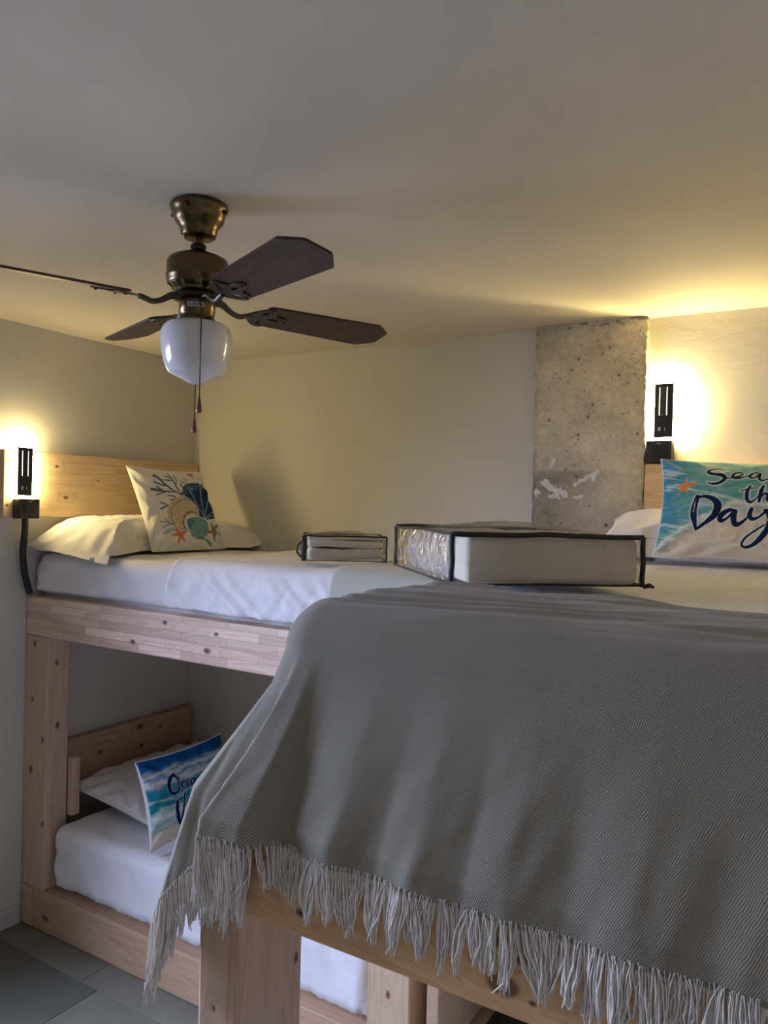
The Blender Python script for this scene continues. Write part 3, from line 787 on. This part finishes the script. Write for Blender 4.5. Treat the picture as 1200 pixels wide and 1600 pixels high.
board('rail', (3.38, -1.884, .003), (3.45, -.08, .16), m_rsd, rb, .004)
for zz in (1.17, .10):
    V, F = board_vf((2.132, -1.96, zz), (3.378, -.08, zz+.03), .002); mk('slatted_base', V, F, m_rsd, rb, smooth=False)
V, F = soft_box((2.148, -1.865, .145), (3.36, -.07, .40), .05, .04, fn=mattress_fn(.006, 1))
o = mk('mattress', V, F, m_sheet); tag(o, 'white sheeted lower mattress glimpsed beneath the foreground bed rail', 'mattress')
V, F = soft_box((2.142, -1.940, 1.215), (3.37, -.055, 1.536), .055, .02, fn=mattress_fn(.009, 1))
V[:, 2] = np.clip(V[:, 2], 1.204, 1.5495); V[:, 0] = np.clip(V[:, 0], 2.131, 3.38); V[:, 1] = np.maximum(V[:, 1], -1.958); o = mk('mattress', V, F, m_sheet); tag(o, 'white sheeted mattress of the upper foreground bed', 'mattress')

# pillow and cushion at its head
Mx = frame_from((2.62, -.215, 1.625), (1, 0, 0), (0, .95, .30))
V, F, uv, nf = pillow_vf(1.05, .34, .16, Mx, 80, 50, .04, 6, .008, 2.6, .6); V[:, 2] = np.maximum(V[:, 2], 1.558); V[:, 1] = np.minimum(V[:, 1], -.060); V = press(V, MX_SEAS, .52, .36, .050); V[:, 2] = np.maximum(V[:, 2], 1.556); V[:, 1] = np.minimum(V[:, 1], -.06)
o = mk('pillow', V, F, m_pillow); tag(o, 'white pillow behind the sea-print cushion on the right', 'pillow')
Mx = MX_SEAS
V, F, uv, nf = pillow_vf(.50, .33, .12, Mx, 330, 210, .07, 2, .005, 2.4, .5)
col = paint_seas(uv); col[nf:] = (.7, .62, .5)
seam = np.maximum(np.abs(uv[:, 0]), np.abs(uv[:, 1])) > .98; col[seam] = col[seam]*.4+np.array((.80, .78, .7))*.6
V[:, 2] = np.maximum(V[:, 2], 1.552)
o = mk('cushion', V, F, m_print, col=col); tag(o, 'teal and sand sea-print cushion with the words Seas the Day', 'cushion')

# ------------------------------------------------------------------ the big fringed blanket
X0, Y0, ZT = 2.118, -1.965, 1.557
RE = .065; AH = .262; BH = .335      # edge radius, overhang at foot, overhang at side (arc lengths past the edge)
def blanket_pos(s, t):
    """s: distance right of the left mattress edge, t: distance past the foot edge"""
    p = -s
    cx, cy = X0+RE, Y0+RE
    pr = p+RE; tr = t+RE          # distances past the start of the bend
    prc, trc = np.maximum(pr, 0), np.maximum(tr, 0)
    r = np.hypot(prc, trc); th = np.arctan2(prc, np.maximum(trc, 1e-9)); th = np.where(r < 1e-9, 0, th)
    ph = np.clip(r/RE, 0, math.pi/2); h = RE*np.sin(ph); below = np.maximum(r-RE*math.pi/2, 0)
    dz = -RE*(1-np.cos(ph))-below*.985
    x = np.where(pr > 0, cx-h*np.sin(th), cx-pr); y = np.where(tr > 0, cy-h*np.cos(th), cy-tr)
    x = np.where(pr > 0, x, cx-pr); 
    # flare and folds, growing with the hang
    w = .86*np.clip(below/.2, 0, 1)**1.25+np.clip((below-.2)/.25, 0, 1)*.2
    tdeg = np.degrees(th)
    kc = sstep(18, 42, tdeg)
    w = w*(1-kc)+np.interp(below, [0, .05, .19, .43, .6], [0, .10, .64, 1.0, 1.02])*kc
    front = (pr <= 0)
    # front region: by x
    X = x
    fy_x = np.array([2.10, 2.183, 2.197, 2.212, 2.232, 2.26, 2.30, 2.36, 2.41, 2.47, 2.52, 2.58, 2.65, 2.72, 2.80, 3.6])
    fy = np.array([-.140, -.140, -.138, -.100, -.096, -.106, -.116, -.106, -.120, -.108, -.118, -.108, -.122, -.112, -.117, -.112])
    ang = np.array([0, 8, 13, 18, 26, 34, 42, 48, 56, 75, 90])
    ox = np.array([-.036, -.068, -.050, -.006, -.030, -.090, -.122, -.140, -.135, -.125, -.120])
    oy = np.array([-.140, -.148, -.120, -.102, -.108, -.132, -.148, -.130, -.085, -.03, .0])
    fxx = np.array([2.10, 2.183, 2.205, 2.23, 3.6]); fx = np.array([-.032, -.032, -.012, 0, 0])
    sideo = -.115
    dx = np.where(front, np.interp(X, fxx, fx), np.interp(tdeg, ang, ox))
    dy = np.where(front, np.interp(X, fy_x, fy), np.interp(tdeg, ang, oy))
    only_side = (tr <= 0) & (pr > 0)
    dx = np.where(only_side, sideo, dx); dy = np.where(only_side, 0, dy)
    x = x+dx*w; y = y+dy*w
    z = ZT+dz
    return x, y, z, below
tb = 0.40
nu, nv = 330, 240
s = np.concatenate([np.linspace(-BH, .12, 150), np.linspace(.12, 1.28, 181)[1:]]); t_ = np.concatenate([np.linspace(-tb, -.08, 80)[:-1], np.linspace(-.08, AH, 150)])
S_, T_ = np.meshgrid(s, t_, indexing='ij'); S_ = S_.ravel(); T_ = T_.ravel()
T2 = T_+np.where(T_ < -.08, 0, 0)
back_wave = .03*np.sin(S_*7+1)+.02*np.sin(S_*17)+.06*sstep(.2, .9, S_)*0
T2 = np.where(T_ < -.1, -.1+(T_+.1)*(1+back_wave*2), T_)
x, y, z, below = blanket_pos(S_, T2)
topm = (1-sstep(0, .05, below))
wr = .011*np.maximum(ridge(S_*2.2+T2*2, T2*16+S_*2.4)-.35, 0)+.004*fbm(S_*4, T2*9, 3)
z = z+wr*topm*sstep(-.02, -.09, T2)+.0015
hang = sstep(.02, .2, below)
y = y-(.006*fbm(S_*8+T2*3, T2*2.5, 3)+.003*fbm(S_*26+T2*8, T2*9, 2))*hang
V = np.stack([x, y, z], 1)
bl = mk('blanket', V, grid_faces(len(s), len(t_)), m_sage, base=(2.7, -1.9, 1.3), uv=np.stack([S_, T2], 1))
sm = bl.modifiers.new('thickness', 'SOLIDIFY'); sm.thickness = .0035; sm.offset = 0
tag(bl, 'large sage green woven blanket with cream fringe over the end of the foreground bed', 'blanket')

# fringe threads along the foot hem
parts = []
n_th = 1500
ss = np.sort(rng.uniform(-BH+.003, 1.0, n_th)); ss = np.linspace(-BH+.002, 1.0, n_th)+rng.normal(0, .0005, n_th)
hx, hy, hz, _ = blanket_pos(ss, np.full(n_th, AH-.004)); hx2, hy2, hz2, _ = blanket_pos(ss, np.full(n_th, AH-.02))
hy = hy-(.006*fbm(ss*8+AH*3, np.full(n_th, AH*2.5), 3)+.003*fbm(ss*26+AH*8, np.full(n_th, AH*9), 2))
grp_edges = np.cumsum(rng.uniform(.009, .02, 200))-BH
gid = np.searchsorted(grp_edges, ss)
g_dx = rng.normal(0, .005, 400); g_len = rng.uniform(.050, .072, 400); g_dy = rng.normal(0, .003, 400)
for i in range(n_th):
    g = gid[i]; mid = (grp_edges[g-1] if g > 0 else -BH)*.5+grp_edges[min(g, 199)]*.5
    L = g_len[g]*rng.uniform(.86, 1.08)*(1.4 if ss[i] < .07 else 1.08)
    pull = rng.uniform(.15, .85)
    # neighbouring hem point of the group's centre
    k = min(max(np.searchsorted(ss, mid), 0), n_th-1)
    tx = (hx[k]-hx[i])*pull+g_dx[g]+rng.normal(0, .0012); ty = (hy[k]-hy[i])*pull*.6+g_dy[g]-.002+rng.normal(0, .001)
    bow = rng.normal(0, .004)
    P = []
    for q in np.linspace(0, 1, 6):
        e = sstep(0, 1, np.array(q*.95))
        P.append((hx[i]+tx*e+bow*math.sin(q*math.pi), min(hy[i]+ty*e-.0016*math.sin(q*3), -2.0345) if ss[i] > .06 else hy[i]+ty*e, hz[i]+.003-L*q+rng.normal(0, .0006)))
    parts.append(tube_vf(P, [.0008, .0009, .0009, .00095, .0012, .0007], 4, True))
    if rng.random() < .45:   # doubled, curling yarn end
        P2 = [(p[0]+rng.normal(0, .0022)*(j/5), p[1]-.0016-abs(rng.normal(0, .001)), p[2]-rng.uniform(0, .006)*(j/5)) for j, p in enumerate(P)]
        parts.append(tube_vf(P2, [.0006, .0007, .0008, .0009, .0012, .0007], 4, True))
V, F = join(parts)
o = mk('fringe', V, F, m_fringe, bl); tag(o, kind='stuff')
o['label'] = 'cream knotted fringe'

# ------------------------------------------------------------------ clear storage bags
def vinyl(name, rough_n=1.0):
    t = NT(name)
    tr = t.n('ShaderNodeBsdfTransparent'); tr.inputs[0].default_value = (.985, .985, .98, 1)
    gl = t.n('ShaderNodeBsdfGlossy'); gl.inputs['Roughness'].default_value = .07
    v = t.coords()
    vo = t.n('ShaderNodeTexVoronoi', _feature='DISTANCE_TO_EDGE'); t.set(vo.inputs['Vector'], v); vo.inputs['Scale'].default_value = 22
    n = t.noise(v, 30, 4, .6, 1.2)
    bp = t.n('ShaderNodeBump'); t.set(bp.inputs['Height'], t.math('ADD', t.math('MULTIPLY', vo.outputs['Distance'], .8), n)); bp.inputs['Strength'].default_value = .9*rough_n; bp.inputs['Distance'].default_value = .012
    t.t.links.new(bp.outputs[0], gl.inputs['Normal'])
    fr_ = t.n('ShaderNodeLayerWeight'); fr_.inputs['Blend'].default_value = .12; t.t.links.new(bp.outputs[0], fr_.inputs['Normal'])
    mx = t.n('ShaderNodeMixShader'); t.set(mx.inputs[0], t.math('ADD', t.math('MULTIPLY', fr_.outputs['Fresnel'], .8), .03)); t.set(mx.inputs[1], tr.outputs[0]); t.set(mx.inputs[2], gl.outputs[0])
    t.t.links.new(mx.outputs[0], t.out.inputs[0]); return t.m
m_vinyl = vinyl('clear_vinyl'); m_linen = cotton('beige_linen', (.78, .70, .56), .35, 30)
m_inside = cotton('pale_duvet', (.62, .61, .62), .6, 16)
m_piping = plain('black_piping', (.022, .024, .016), .6)

def bag(name, fl, e1, e2, hgt, label, cat_group, inner, shrink, sag=.0, seed=1, pr=.0042, puff=.010):
    fl, e1, e2 = map(np.array, (fl, e1, e2)); up = np.array((0, 0, 1.))
    root = empty(name, tuple(fl+(e1+e2)/2), label, 'storage bag', cat_group)
    def P(a, b, c):
        a, b, c = np.broadcast_arrays(np.asarray(a, float), np.asarray(b, float), np.asarray(c, float))
        puffy = puff*np.sin(np.pi*np.clip(a, 0, 1))*np.sin(np.pi*np.clip(b, 0, 1))*(c > .5)
        wob = .004*fbm(a*3+seed, b*3+c*2, 3)
        return fl+a[..., None]*e1+b[..., None]*e2+c[..., None]*up*hgt+(puffy+wob*(c > .2))[..., None]*up - (sag*np.sin(np.pi*np.clip(c, 0, 1)))[..., None]*0
    # shell faces
    Vs, Fs, n0 = [], [], 0
    N = 26
    g = np.linspace(0, 1, N); A, B = np.meshgrid(g, g, indexing='ij'); A = A.ravel(); B = B.ravel()
    nrm1, nrm2 = e1/np.linalg.norm(e1), e2/np.linalg.norm(e2)
    for k, (q, nr) in enumerate((((A, B*0, B), -nrm2), ((A, B*0+1, B), nrm2), ((A*0, A, B), -nrm1), ((A*0+1, A, B), nrm1), ((A, B, A*0+1), up), ((A, B, A*0), -up))):
        pts = P(*q); bulge = .010*np.sin(np.pi*A)*np.sin(np.pi*B)+.006*fbm(A*4+seed*3+k, B*4, 3)*np.sin(np.pi*A)*np.sin(np.pi*B)
        if k == 5: bulge = bulge*0
        Vs.append(pts+bulge[:, None]*nr); f = grid_faces(N, N)+n0; n0 += N*N; Fs += f.tolist()
    mk('vinyl_cover', np.concatenate(Vs), Fs, m_vinyl, root)
    # dark piping along the edges
    def edge(a0, a1, r=pr, nn=14, wob=.003):
        q = np.linspace(0, 1, nn); a = np.array(a0)[None]*(1-q[:, None])+np.array(a1)[None]*q[:, None]
        p = P(a[:, 0], a[:, 1], a[:, 2]); p = p+wob*np.stack([fbm(q*3+seed, q*0+1, 2), fbm(q*3, q*0+seed, 2), .6*fbm(q*3+5, q*0+seed*2, 2)], 1)*np.sin(np.pi*q)[:, None]
        return tube_vf(p, r, 8)
    V, F = join([edge((0, 0, 1), (1, 0, 1)), edge((0, 1, 1), (1, 1, 1)), edge((0, 0, 1), (0, 1, 1), pr*.5), edge((0, 0, 0), (0, 0, 1)), edge((1, 0, 0), (1, 0, 1)), edge((0, 1, 0), (0, 1, 1)), edge((1, 1, 0), (1, 1, 1)),
                 edge((0, 0, .03), (0, 1, .03), pr*.6), edge((0, 0, .03), (1, 0, .03), pr*.45), edge((1, 0, .03), (1, 1, .03), pr*.6)])
    mk('piping', V, F, m_piping, root)
    inner(root, P, e1, e2, hgt)
    return root

def stuffing_big(root, P, e1, e2, h):
    a, b = e1/np.linalg.norm(e1), e2/np.linalg.norm(e2); L1, L2 = np.linalg.norm(e1), np.linalg.norm(e2)
    # folded linen seen flat against the front
    N = 40
    g = np.linspace(0, 1, N); A, B = np.meshgrid(g, g, indexing='ij'); A = A.ravel(); B = B.ravel()
    V, F = soft_box((.030, .004, .004), (L1-.006, .085, h-.004), .012, .012)
    V = V+.0015*fbm(V[:, 0]*20, V[:, 2]*20, 3)[:, None]
    base = np.array(root.location)-(e1+e2)/2
    Vw = base+V[:, :1]*a+V[:, 1:2]*b+V[:, 2:]*np.array((0, 0, 1.)); mk('folded_cover', Vw, F, m_linen, root)
    V, F = soft_box((.02, .088, .003), (L1-.012, L2-.02, h-.002), .025, .012)
    N3 = fbm(V[:, 0]*9+V[:, 2]*14, V[:, 1]*14, 4)
    V[:, 0] += .012*N3*(V[:, 0] < L1*.3); V[:, 2] += .006*fbm(V[:, 0]*12, V[:, 1]*12, 3)*(V[:, 2] > h*.5)
    Vw = base+V[:, :1]*a+V[:, 1:2]*b+V[:, 2:]*np.array((0, 0, 1.)); mk('duvet', Vw, F, m_inside, root)
    p = base+a*.0+b*.01
    V, F = tube_vf([base+a*(L1+.002), base+a*(L1+.012)-b*.006+np.array((0, 0, .004)), base+a*(L1+.022)-b*.004], [.004, .005, .003], 8); mk('zip_tab', V, F, m_piping, root)

bag('storage_bag', (2.171, -1.497, 1.552), (.293, .252, 0), (-.322, .342, 0), .098,
    'large clear vinyl storage bag with dark piping and beige bedding inside', None, stuffing_big, .01, seed=2, pr=.0052)

def stuffing_small(root, P, e1, e2, h):
    a, b = e1/np.linalg.norm(e1), e2/np.linalg.norm(e2); L1, L2 = np.linalg.norm(e1), np.linalg.norm(e2); base = np.array(root.location)-(e1+e2)/2
    for k, (z0, z1, y0) in enumerate(((.004, h*.50, .008), (h*.52, h*.80, .012), (h*.82, h*.97, .02))):
        V, F = soft_box((.012, y0, z0), (L1-.012, L2-.012, z1), min(.014, (z1-z0)*.45), .012)
        V[:, 2] += .006*fbm(V[:, 0]*7+k, V[:, 1]*7, 3); V[:, 1] += .004*fbm(V[:, 0]*9+k*4, V[:, 2]*12, 3)
        Vw = base+V[:, :1]*a+V[:, 1:2]*b+V[:, 2:]*np.array((0, 0, 1.)); mk('folded_cover', Vw, F, m_linen, root)
    V, F = join([tube_vf([base+np.array((0, 0, .002))-b*.002, base+np.array((0, 0, h*.5))-b*.006, base+np.array((0, 0, h))-b*.002], [.008, .010, .007], 10)])
    mk('zip_end', V, F, m_piping, root)
    V, F = tube_vf([base-a*.006+np.array((0, 0, h*.8)), base-a*.020+np.array((0, 0, h*.6)), base-a*.022+np.array((0, 0, h*.35)), base-a*.008+np.array((0, 0, h*.15))], .003, 8); mk('handle', V, F, m_piping, root)
bag('storage_bag', (1.338, -.853, 1.519), (.208, .158, 0), (-.116, .153, 0), .080,
    'small clear storage bag of folded linen on the upper left bunk', None, stuffing_small, .01, seed=5, pr=.003, puff=.003)

# ------------------------------------------------------------------ bedside lamps
def lamp(name, P, label, extra_right, cable, m_glow):
    """P(a, b, d): a across the wall (metres, rightwards), b up, d out from the wall"""
    def bx(lo, hi, bev=.002):
        V, F = board_vf(lo, hi, bev); return np.array([P(*p) for p in V]), F
    root = empty(name, tuple(P(0, 0, 0)), label, 'lamp')
    def part(nm, lo, hi, m, par=root, bev=.002):
        V, F = bx(lo, hi, bev); return mk(nm, V, F, m, par, smooth=False)
    part('mounting_plate', (-.025, .10, .0005), (.022, .27, .0045), m_black)
    part('light_panel', (-.033, .080, .005), (.031+extra_right, .279, .0145), m_glow)
    pl = part('front_plate', (-.034, .088, .015), (.029, .275, .0205), m_black)
    V, F = join([bx((-.018, .165, .0207), (-.0155, .262, .0215), 0), bx((.0065, .165, .0207), (.009, .262, .0215), 0)]); mk('light_slit', V, F, m_slit, pl, smooth=False)
    part('reading_arm', (-.0145, .163, .0207), (.0055, .264, .0245), m_blackm, pl)
    V, F = join([bx((-.020, .112, .0207), (-.011, .124, .0215), .0005), bx((.002, .112, .0207), (.0045, .124, .0215), .0005)]); mk('socket', V, F, m_grey_print, pl, smooth=False)
    sw = part('switch_box', (-.0425, 0, .0005), (.0425, .076, .050), m_blackm, bev=.004)
    part('switch', (-.026, .016, .0502), (.028, .062, .053), m_black, sw, .0015)
    part('indicator', (-.006, .064, .0502), (.008, .0665, .0508), m_grey_print, sw, 0)
    if cable is not None:
        V, F = tube_vf(catmull(cable, 10), .0125, 12); c = mk('cable_sleeve', V, F, m_blackm, root)
    return root
# left: hangs over the end of the headboard; axis a runs along +y, d along +x
PL = lambda a, b, d: (.0425+d, -.955+a, 1.615+b)
lamp('bedside_lamp', PL, 'lit black bedside lamp on the pine board of the left wall, with cable', .010, [(.062, -.955, 1.616), (.062, -.955, 1.56), (.05, -.953, 1.49), (.035, -.935, 1.41), (.030, -.915, 1.345), (.030, -.905, 1.318)], m_glow_l)
PR = lambda a, b, d: (2.2345+.0+a, -.0405-d, 1.868+b)
def PRf(a, b, d): return (2.236+a+.01*(b > .08), -.003-d, 1.870+b)
lamp('bedside_lamp', PRf, 'lit black bedside lamp on the wall right of the concrete pillar', .0, None, m_glow_r)

# ------------------------------------------------------------------ ceiling fan
FX, FY = 1.515, -1.515
FB = (FX, FY, H)
fan = empty('ceiling_fan', FB, 'brass ceiling fan with four dark wood blades and white glass shade', 'ceiling fan')
def lath(nm, prof, m, par=None, n=56):
    V, F = lathe_vf(prof, FX, FY, n); return mk(nm, V, F, m, par or fan)
lath('canopy', [(.0, 2.3775), (.062, 2.3775), (.066, 2.372), (.0655, 2.366), (.062, 2.360), (.059, 2.352), (.0575, 2.345), (.053, 2.336), (.046, 2.328), (.0415, 2.318), (.040, 2.308), (.037, 2.303), (.030, 2.300), (.0, 2.2995)], m_bronze)
for a in (200, 20, 110, 290):
    ca, sa = math.cos(R(a)), math.sin(R(a)); V, F = tube_vf([(FX+.060*ca, FY+.060*sa, 2.358), (FX+.068*ca, FY+.068*sa, 2.358)], .0042, 10); mk('canopy_screw', V, F, m_dark_bronze, fan)
lath('downrod', [(.0105, 2.301), (.0105, 2.262)], m_bronze, n=24)
lath('coupling', [(.010, 2.288), (.017, 2.286), (.018, 2.279), (.016, 2.275), (.020, 2.272), (.024, 2.266), (.034, 2.262), (.0345, 2.258)], m_dark_bronze)
lath('motor_housing', [(.0, 2.262), (.036, 2.2615), (.054, 2.258), (.065, 2.252), (.0695, 2.244), (.070, 2.236), (.070, 2.216), (.071, 2.214), (.071, 2.207), (.0695, 2.205), (.0695, 2.196), (.066, 2.190), (.056, 2.184), (.050, 2.178), (.048, 2.172), (.0, 2.172)], m_bronze)
for k in range(10):
    a = R(36*k+10); ca, sa = math.cos(a), math.sin(a)
    V, F = board_vf((-.006, -.012, -.002), (.006, .012, .002), .0015)
    V = np.array([(FX+(.0605+p[0])*ca-p[1]*sa, FY+(.0605+p[0])*sa+p[1]*ca, 2.1868+p[2]+p[0]*.6) for p in V]); mk('vent', V, F, m_dark_bronze, fan, smooth=False)
lath('flywheel', [(.0, 2.171), (.054, 2.171), (.056, 2.166), (.054, 2.160), (.0, 2.160)], m_dark_bronze)
lath('switch_housing', [(.0, 2.168), (.038, 2.167), (.0405, 2.162), (.0405, 2.128), (.0385, 2.126), (.0385, 2.118), (.0415, 2.116), (.0425, 2.109), (.041, 2.106), (.0, 2.106)], m_bronze)
for a in (-10, 110, 230):
    ca, sa = math.cos(R(a)), math.sin(R(a)); V, F = tube_vf([(FX+.036*ca, FY+.036*sa, 2.1125), (FX+.052*ca, FY+.052*sa, 2.1125)], [.0022, .0045], 8); mk('thumb_screw', V, F, m_dark_bronze, fan)
t = NT('opal_glass'); t.base((.72, .705, .67), .15, 0, .5); t.b.inputs['Subsurface Weight'].default_value = 0; t.b.inputs['Coat Weight'].default_value = .4; t.b.inputs['Coat Roughness'].default_value = .06
m_opal = t.m
lath('glass_shade', [(.040, 2.109), (.052, 2.1085), (.066, 2.104), (.075, 2.096), (.0795, 2.085), (.081, 2.072), (.080, 2.055), (.077, 2.037), (.0735, 2.020), (.069, 2.006), (.0635, 1.996), (.0575, 1.990), (.050, 1.987), (.040, 1.983), (.026, 1.9755), (.012, 1.969), (.0, 1.9665)], m_opal, n=72)
# label on the switch housing, facing the camera side
la = math.atan2(-2.819-FY, 2.8206-FX)-.06
def on_cyl(w, z, r): a = la+w/r; return (FX+r*math.cos(a), FY+r*math.sin(a), z)
V = []; n = 10
for i in range(n):
    w = -.020+.040*i/(n-1); V += [on_cyl(w, 2.136, .0412), on_cyl(w, 2.1475, .0412)]
lab = mk('label', V, [[2*i, 2*i+2, 2*i+3, 2*i+1] for i in range(n-1)], plain('label_paper', (.45, .43, .38), .6), fan)
parts = []; xq = -.0165
def lbar(w0, z0, w1, z1):
    q = [on_cyl(w0, z0, .0416), on_cyl(w1, z0, .0416), on_cyl(w1, z1, .0416), on_cyl(w0, z1, .0416)]; parts.append((np.array(q), [[0, 1, 2, 3]]))
zb, zt = 2.1388, 2.1448
for ch in '0-III-II-I':
    if ch == '0':
        for a, b, c_, d in ((0, 0, .0042, .0012), (0, .0048, .0042, .006), (0, 0, .0012, .006), (.003, 0, .0042, .006)): lbar(xq+a, zb+b, xq+c_, zb+d)
        xq += .0056
    elif ch == '-': lbar(xq, zb+.0026, xq+.0028, zb+.0036); xq += .004
    else: lbar(xq, zb, xq+.0013, zt); xq += .0027
V, F = join(parts); mk('lettering', V, F, m_black, lab, smooth=False)
# pull chains
def chain(a, r, ztop, zend):
    root_c = None; ca, sa = math.cos(a), math.sin(a)
    pts = [(FX+.040*ca, FY+.040*sa, ztop), (FX+.050*ca, FY+.050*sa, ztop-.003), (FX+r*ca, FY+r*sa, ztop-.03), (FX+r*ca, FY+r*sa, zend+.03)]
    V, F = tube_vf(pts, .0012, 6); vs = [(V, F)]
    z = ztop-.035
    while z > zend+.03:
        V2, F2 = lathe_vf([(0, z+.0014), (.0014, z+.0007), (.0014, z-.0007), (0, z-.0014)], FX+r*ca, FY+r*sa, 6); vs.append((V2, F2)); z -= .0042
    V, F = join(vs); c = mk('pull_chain', V, F, m_dark_bronze, fan)
    V, F = lathe_vf([(0, zend+.034), (.003, zend+.033), (.0035, zend+.024), (.0062, zend+.010), (.0066, zend+.005), (.005, zend+.001), (0, zend)], FX+r*ca, FY+r*sa, 20)
    mk('pull_knob', V, F, m_knob, c)
m_knob = plain('red_wood_knob', (.16, .055, .025), .3)
chain(la+.17, .084, 2.153, 1.893)
chain(la+math.pi+.06, .078, 2.150, 1.862)

# blades: one bracket and one blade, then copies
def poly_mesh(name, outer, holes, thick):
    cu = bpy.data.curves.new(name, 'CURVE'); cu.dimensions = '2D'; cu.fill_mode = 'BOTH'; cu.extrude = thick/2; cu.bevel_depth = .0006; cu.bevel_resolution = 1
    for P in [outer]+holes:
        sp = cu.splines.new('POLY'); sp.points.add(len(P)-1)
        for q, p in zip(sp.points, P): q.co = (p[0], p[1], 0, 1)
        sp.use_cyclic_u = True
    ob = bpy.data.objects.new('tmp', cu); COL.objects.link(ob)
    me = bpy.data.meshes.new_from_object(ob.evaluated_get(bpy.context.evaluated_depsgraph_get()))
    V = np.array([v.co[:] for v in me.vertices]); F = [list(p.vertices) for p in me.polygons]
    bpy.data.objects.remove(ob); bpy.data.curves.remove(cu); bpy.data.meshes.remove(me)
    return V, F
PITCH = R(-13); ZB = 2.150-H
def pitched(V, z0):
    V = np.array(V, float); c_, s_ = math.cos(PITCH), math.sin(PITCH); y, z = V[:, 1].copy(), V[:, 2].copy()
    V[:, 1] = y*c_-z*s_; V[:, 2] = y*s_+z*c_+z0; return V
R0, R1 = .165, .525
outl = [(R0, -.040), (R0+.008, -.050), (R1-.045, -.0625), (R1-.008, -.036), (R1, -.028), (R1, .028), (R1-.008, .036), (R1-.045, .0625), (R0+.008, .050), (R0, .040)]
bm = bmesh.new(); vs = [bm.verts.new((x_, y_, 0)) for x_, y_ in outl]; f = bm.faces.new(vs)
ex = bmesh.ops.extrude_face_region(bm, geom=[f]); 
for e in ex['geom']:
    if isinstance(e, bmesh.types.BMVert): e.co.z += .0055
bmesh.ops.bevel(bm, geom=[e for e in bm.edges if abs(e.verts[0].co.z-e.verts[1].co.z) < 1e-6], offset=.0012, segments=2, affect='EDGES')
bmesh.ops.recalc_face_normals(bm, faces=bm.faces[:])
Vb, Fb = bm_out(bm); bm.free(); Vb = pitched(Vb, ZB)
t = NT('mahogany_blade'); v = t.coords(scale=(4, 60, 60)); nz = t.noise(v, 1.6, 4, .6, .4)
t.base(t.mix(t.ramp(nz, [(.35, (0, 0, 0)), (.68, (1, 1, 1))]), (.038, .018, .013), (.085, .043, .028)), .45, 0, .4); m_blade = t.m
# bracket plate: trefoil with three petal openings
oc = catmull([(.128, -.008), (.140, -.026), (.160, -.043), (.180, -.044), (.190, -.030), (.198, -.016), (.222, -.012), (.236, -.004), (.238, 0), (.236, .004), (.222, .012), (.198, .016), (.190, .030), (.180, .044), (.160, .043), (.140, .026), (.128, .008)], 4)
def petal(cx, cy, a, l, w): return [(cx+l*math.cos(q)*math.cos(a)-w*math.sin(q)*math.sin(a), cy+l*math.cos(q)*math.sin(a)+w*math.sin(q)*math.cos(a)) for q in np.linspace(0, 2*math.pi, 14, endpoint=False)]
Vp, Fp = poly_mesh('plate', [tuple(p) for p in oc], [petal(.163, -.022, R(-62), .014, .007), petal(.163, .022, R(62), .014, .007), petal(.196, 0, 0, .016, .006)], .0022)
Vp = pitched(Vp, ZB-.003)
arm = catmull([(.040, 0, ZB+.013), (.062, 0, ZB+.010), (.085, 0, ZB-.004), (.105, 0, ZB-.010), (.122, 0, ZB-.006), (.136, 0, ZB-.003)], 6)
Va, Fa = tube_vf(arm, np.interp(np.linspace(0, 1, len(arm)), [0, .4, 1], [.010, .0065, .006]), 10)
fb = np.array(FB)
blade0 = mk('blade', Vb+fb, Fb, m_blade, fan, smooth=False)
V, F = join([(Vp, Fp), (Va, Fa)]); br0 = mk('blade_bracket', V+fb, F, m_bracket, fan, smooth=False)
scr = []
for (sx, sy) in ((.176, -.036), (.176, .036), (.228, 0)):
    Vs_, Fs_ = lathe_vf([(0, -.0032), (.0030, -.0028), (.0036, -.001), (.0036, .001), (0, .001)], sx, sy, 10)
    Vs_ = pitched(Vs_, ZB-.0048); scr.append(mk('screw', Vs_+fb, Fs_, m_dark_bronze, br0))
ANG = [68, -22, 158, 248]
for k, a in enumerate(ANG):
    if k == 0: b_, r_ = blade0, br0
    else:
        b_ = blade0.copy(); COL.objects.link(b_); b_.parent = fan
        r_ = br0.copy(); COL.objects.link(r_); r_.parent = fan
        for s_ in scr:
            q = s_.copy(); COL.objects.link(q); q.parent = r_
    b_.rotation_euler.z = R(a); r_.rotation_euler.z = R(a)
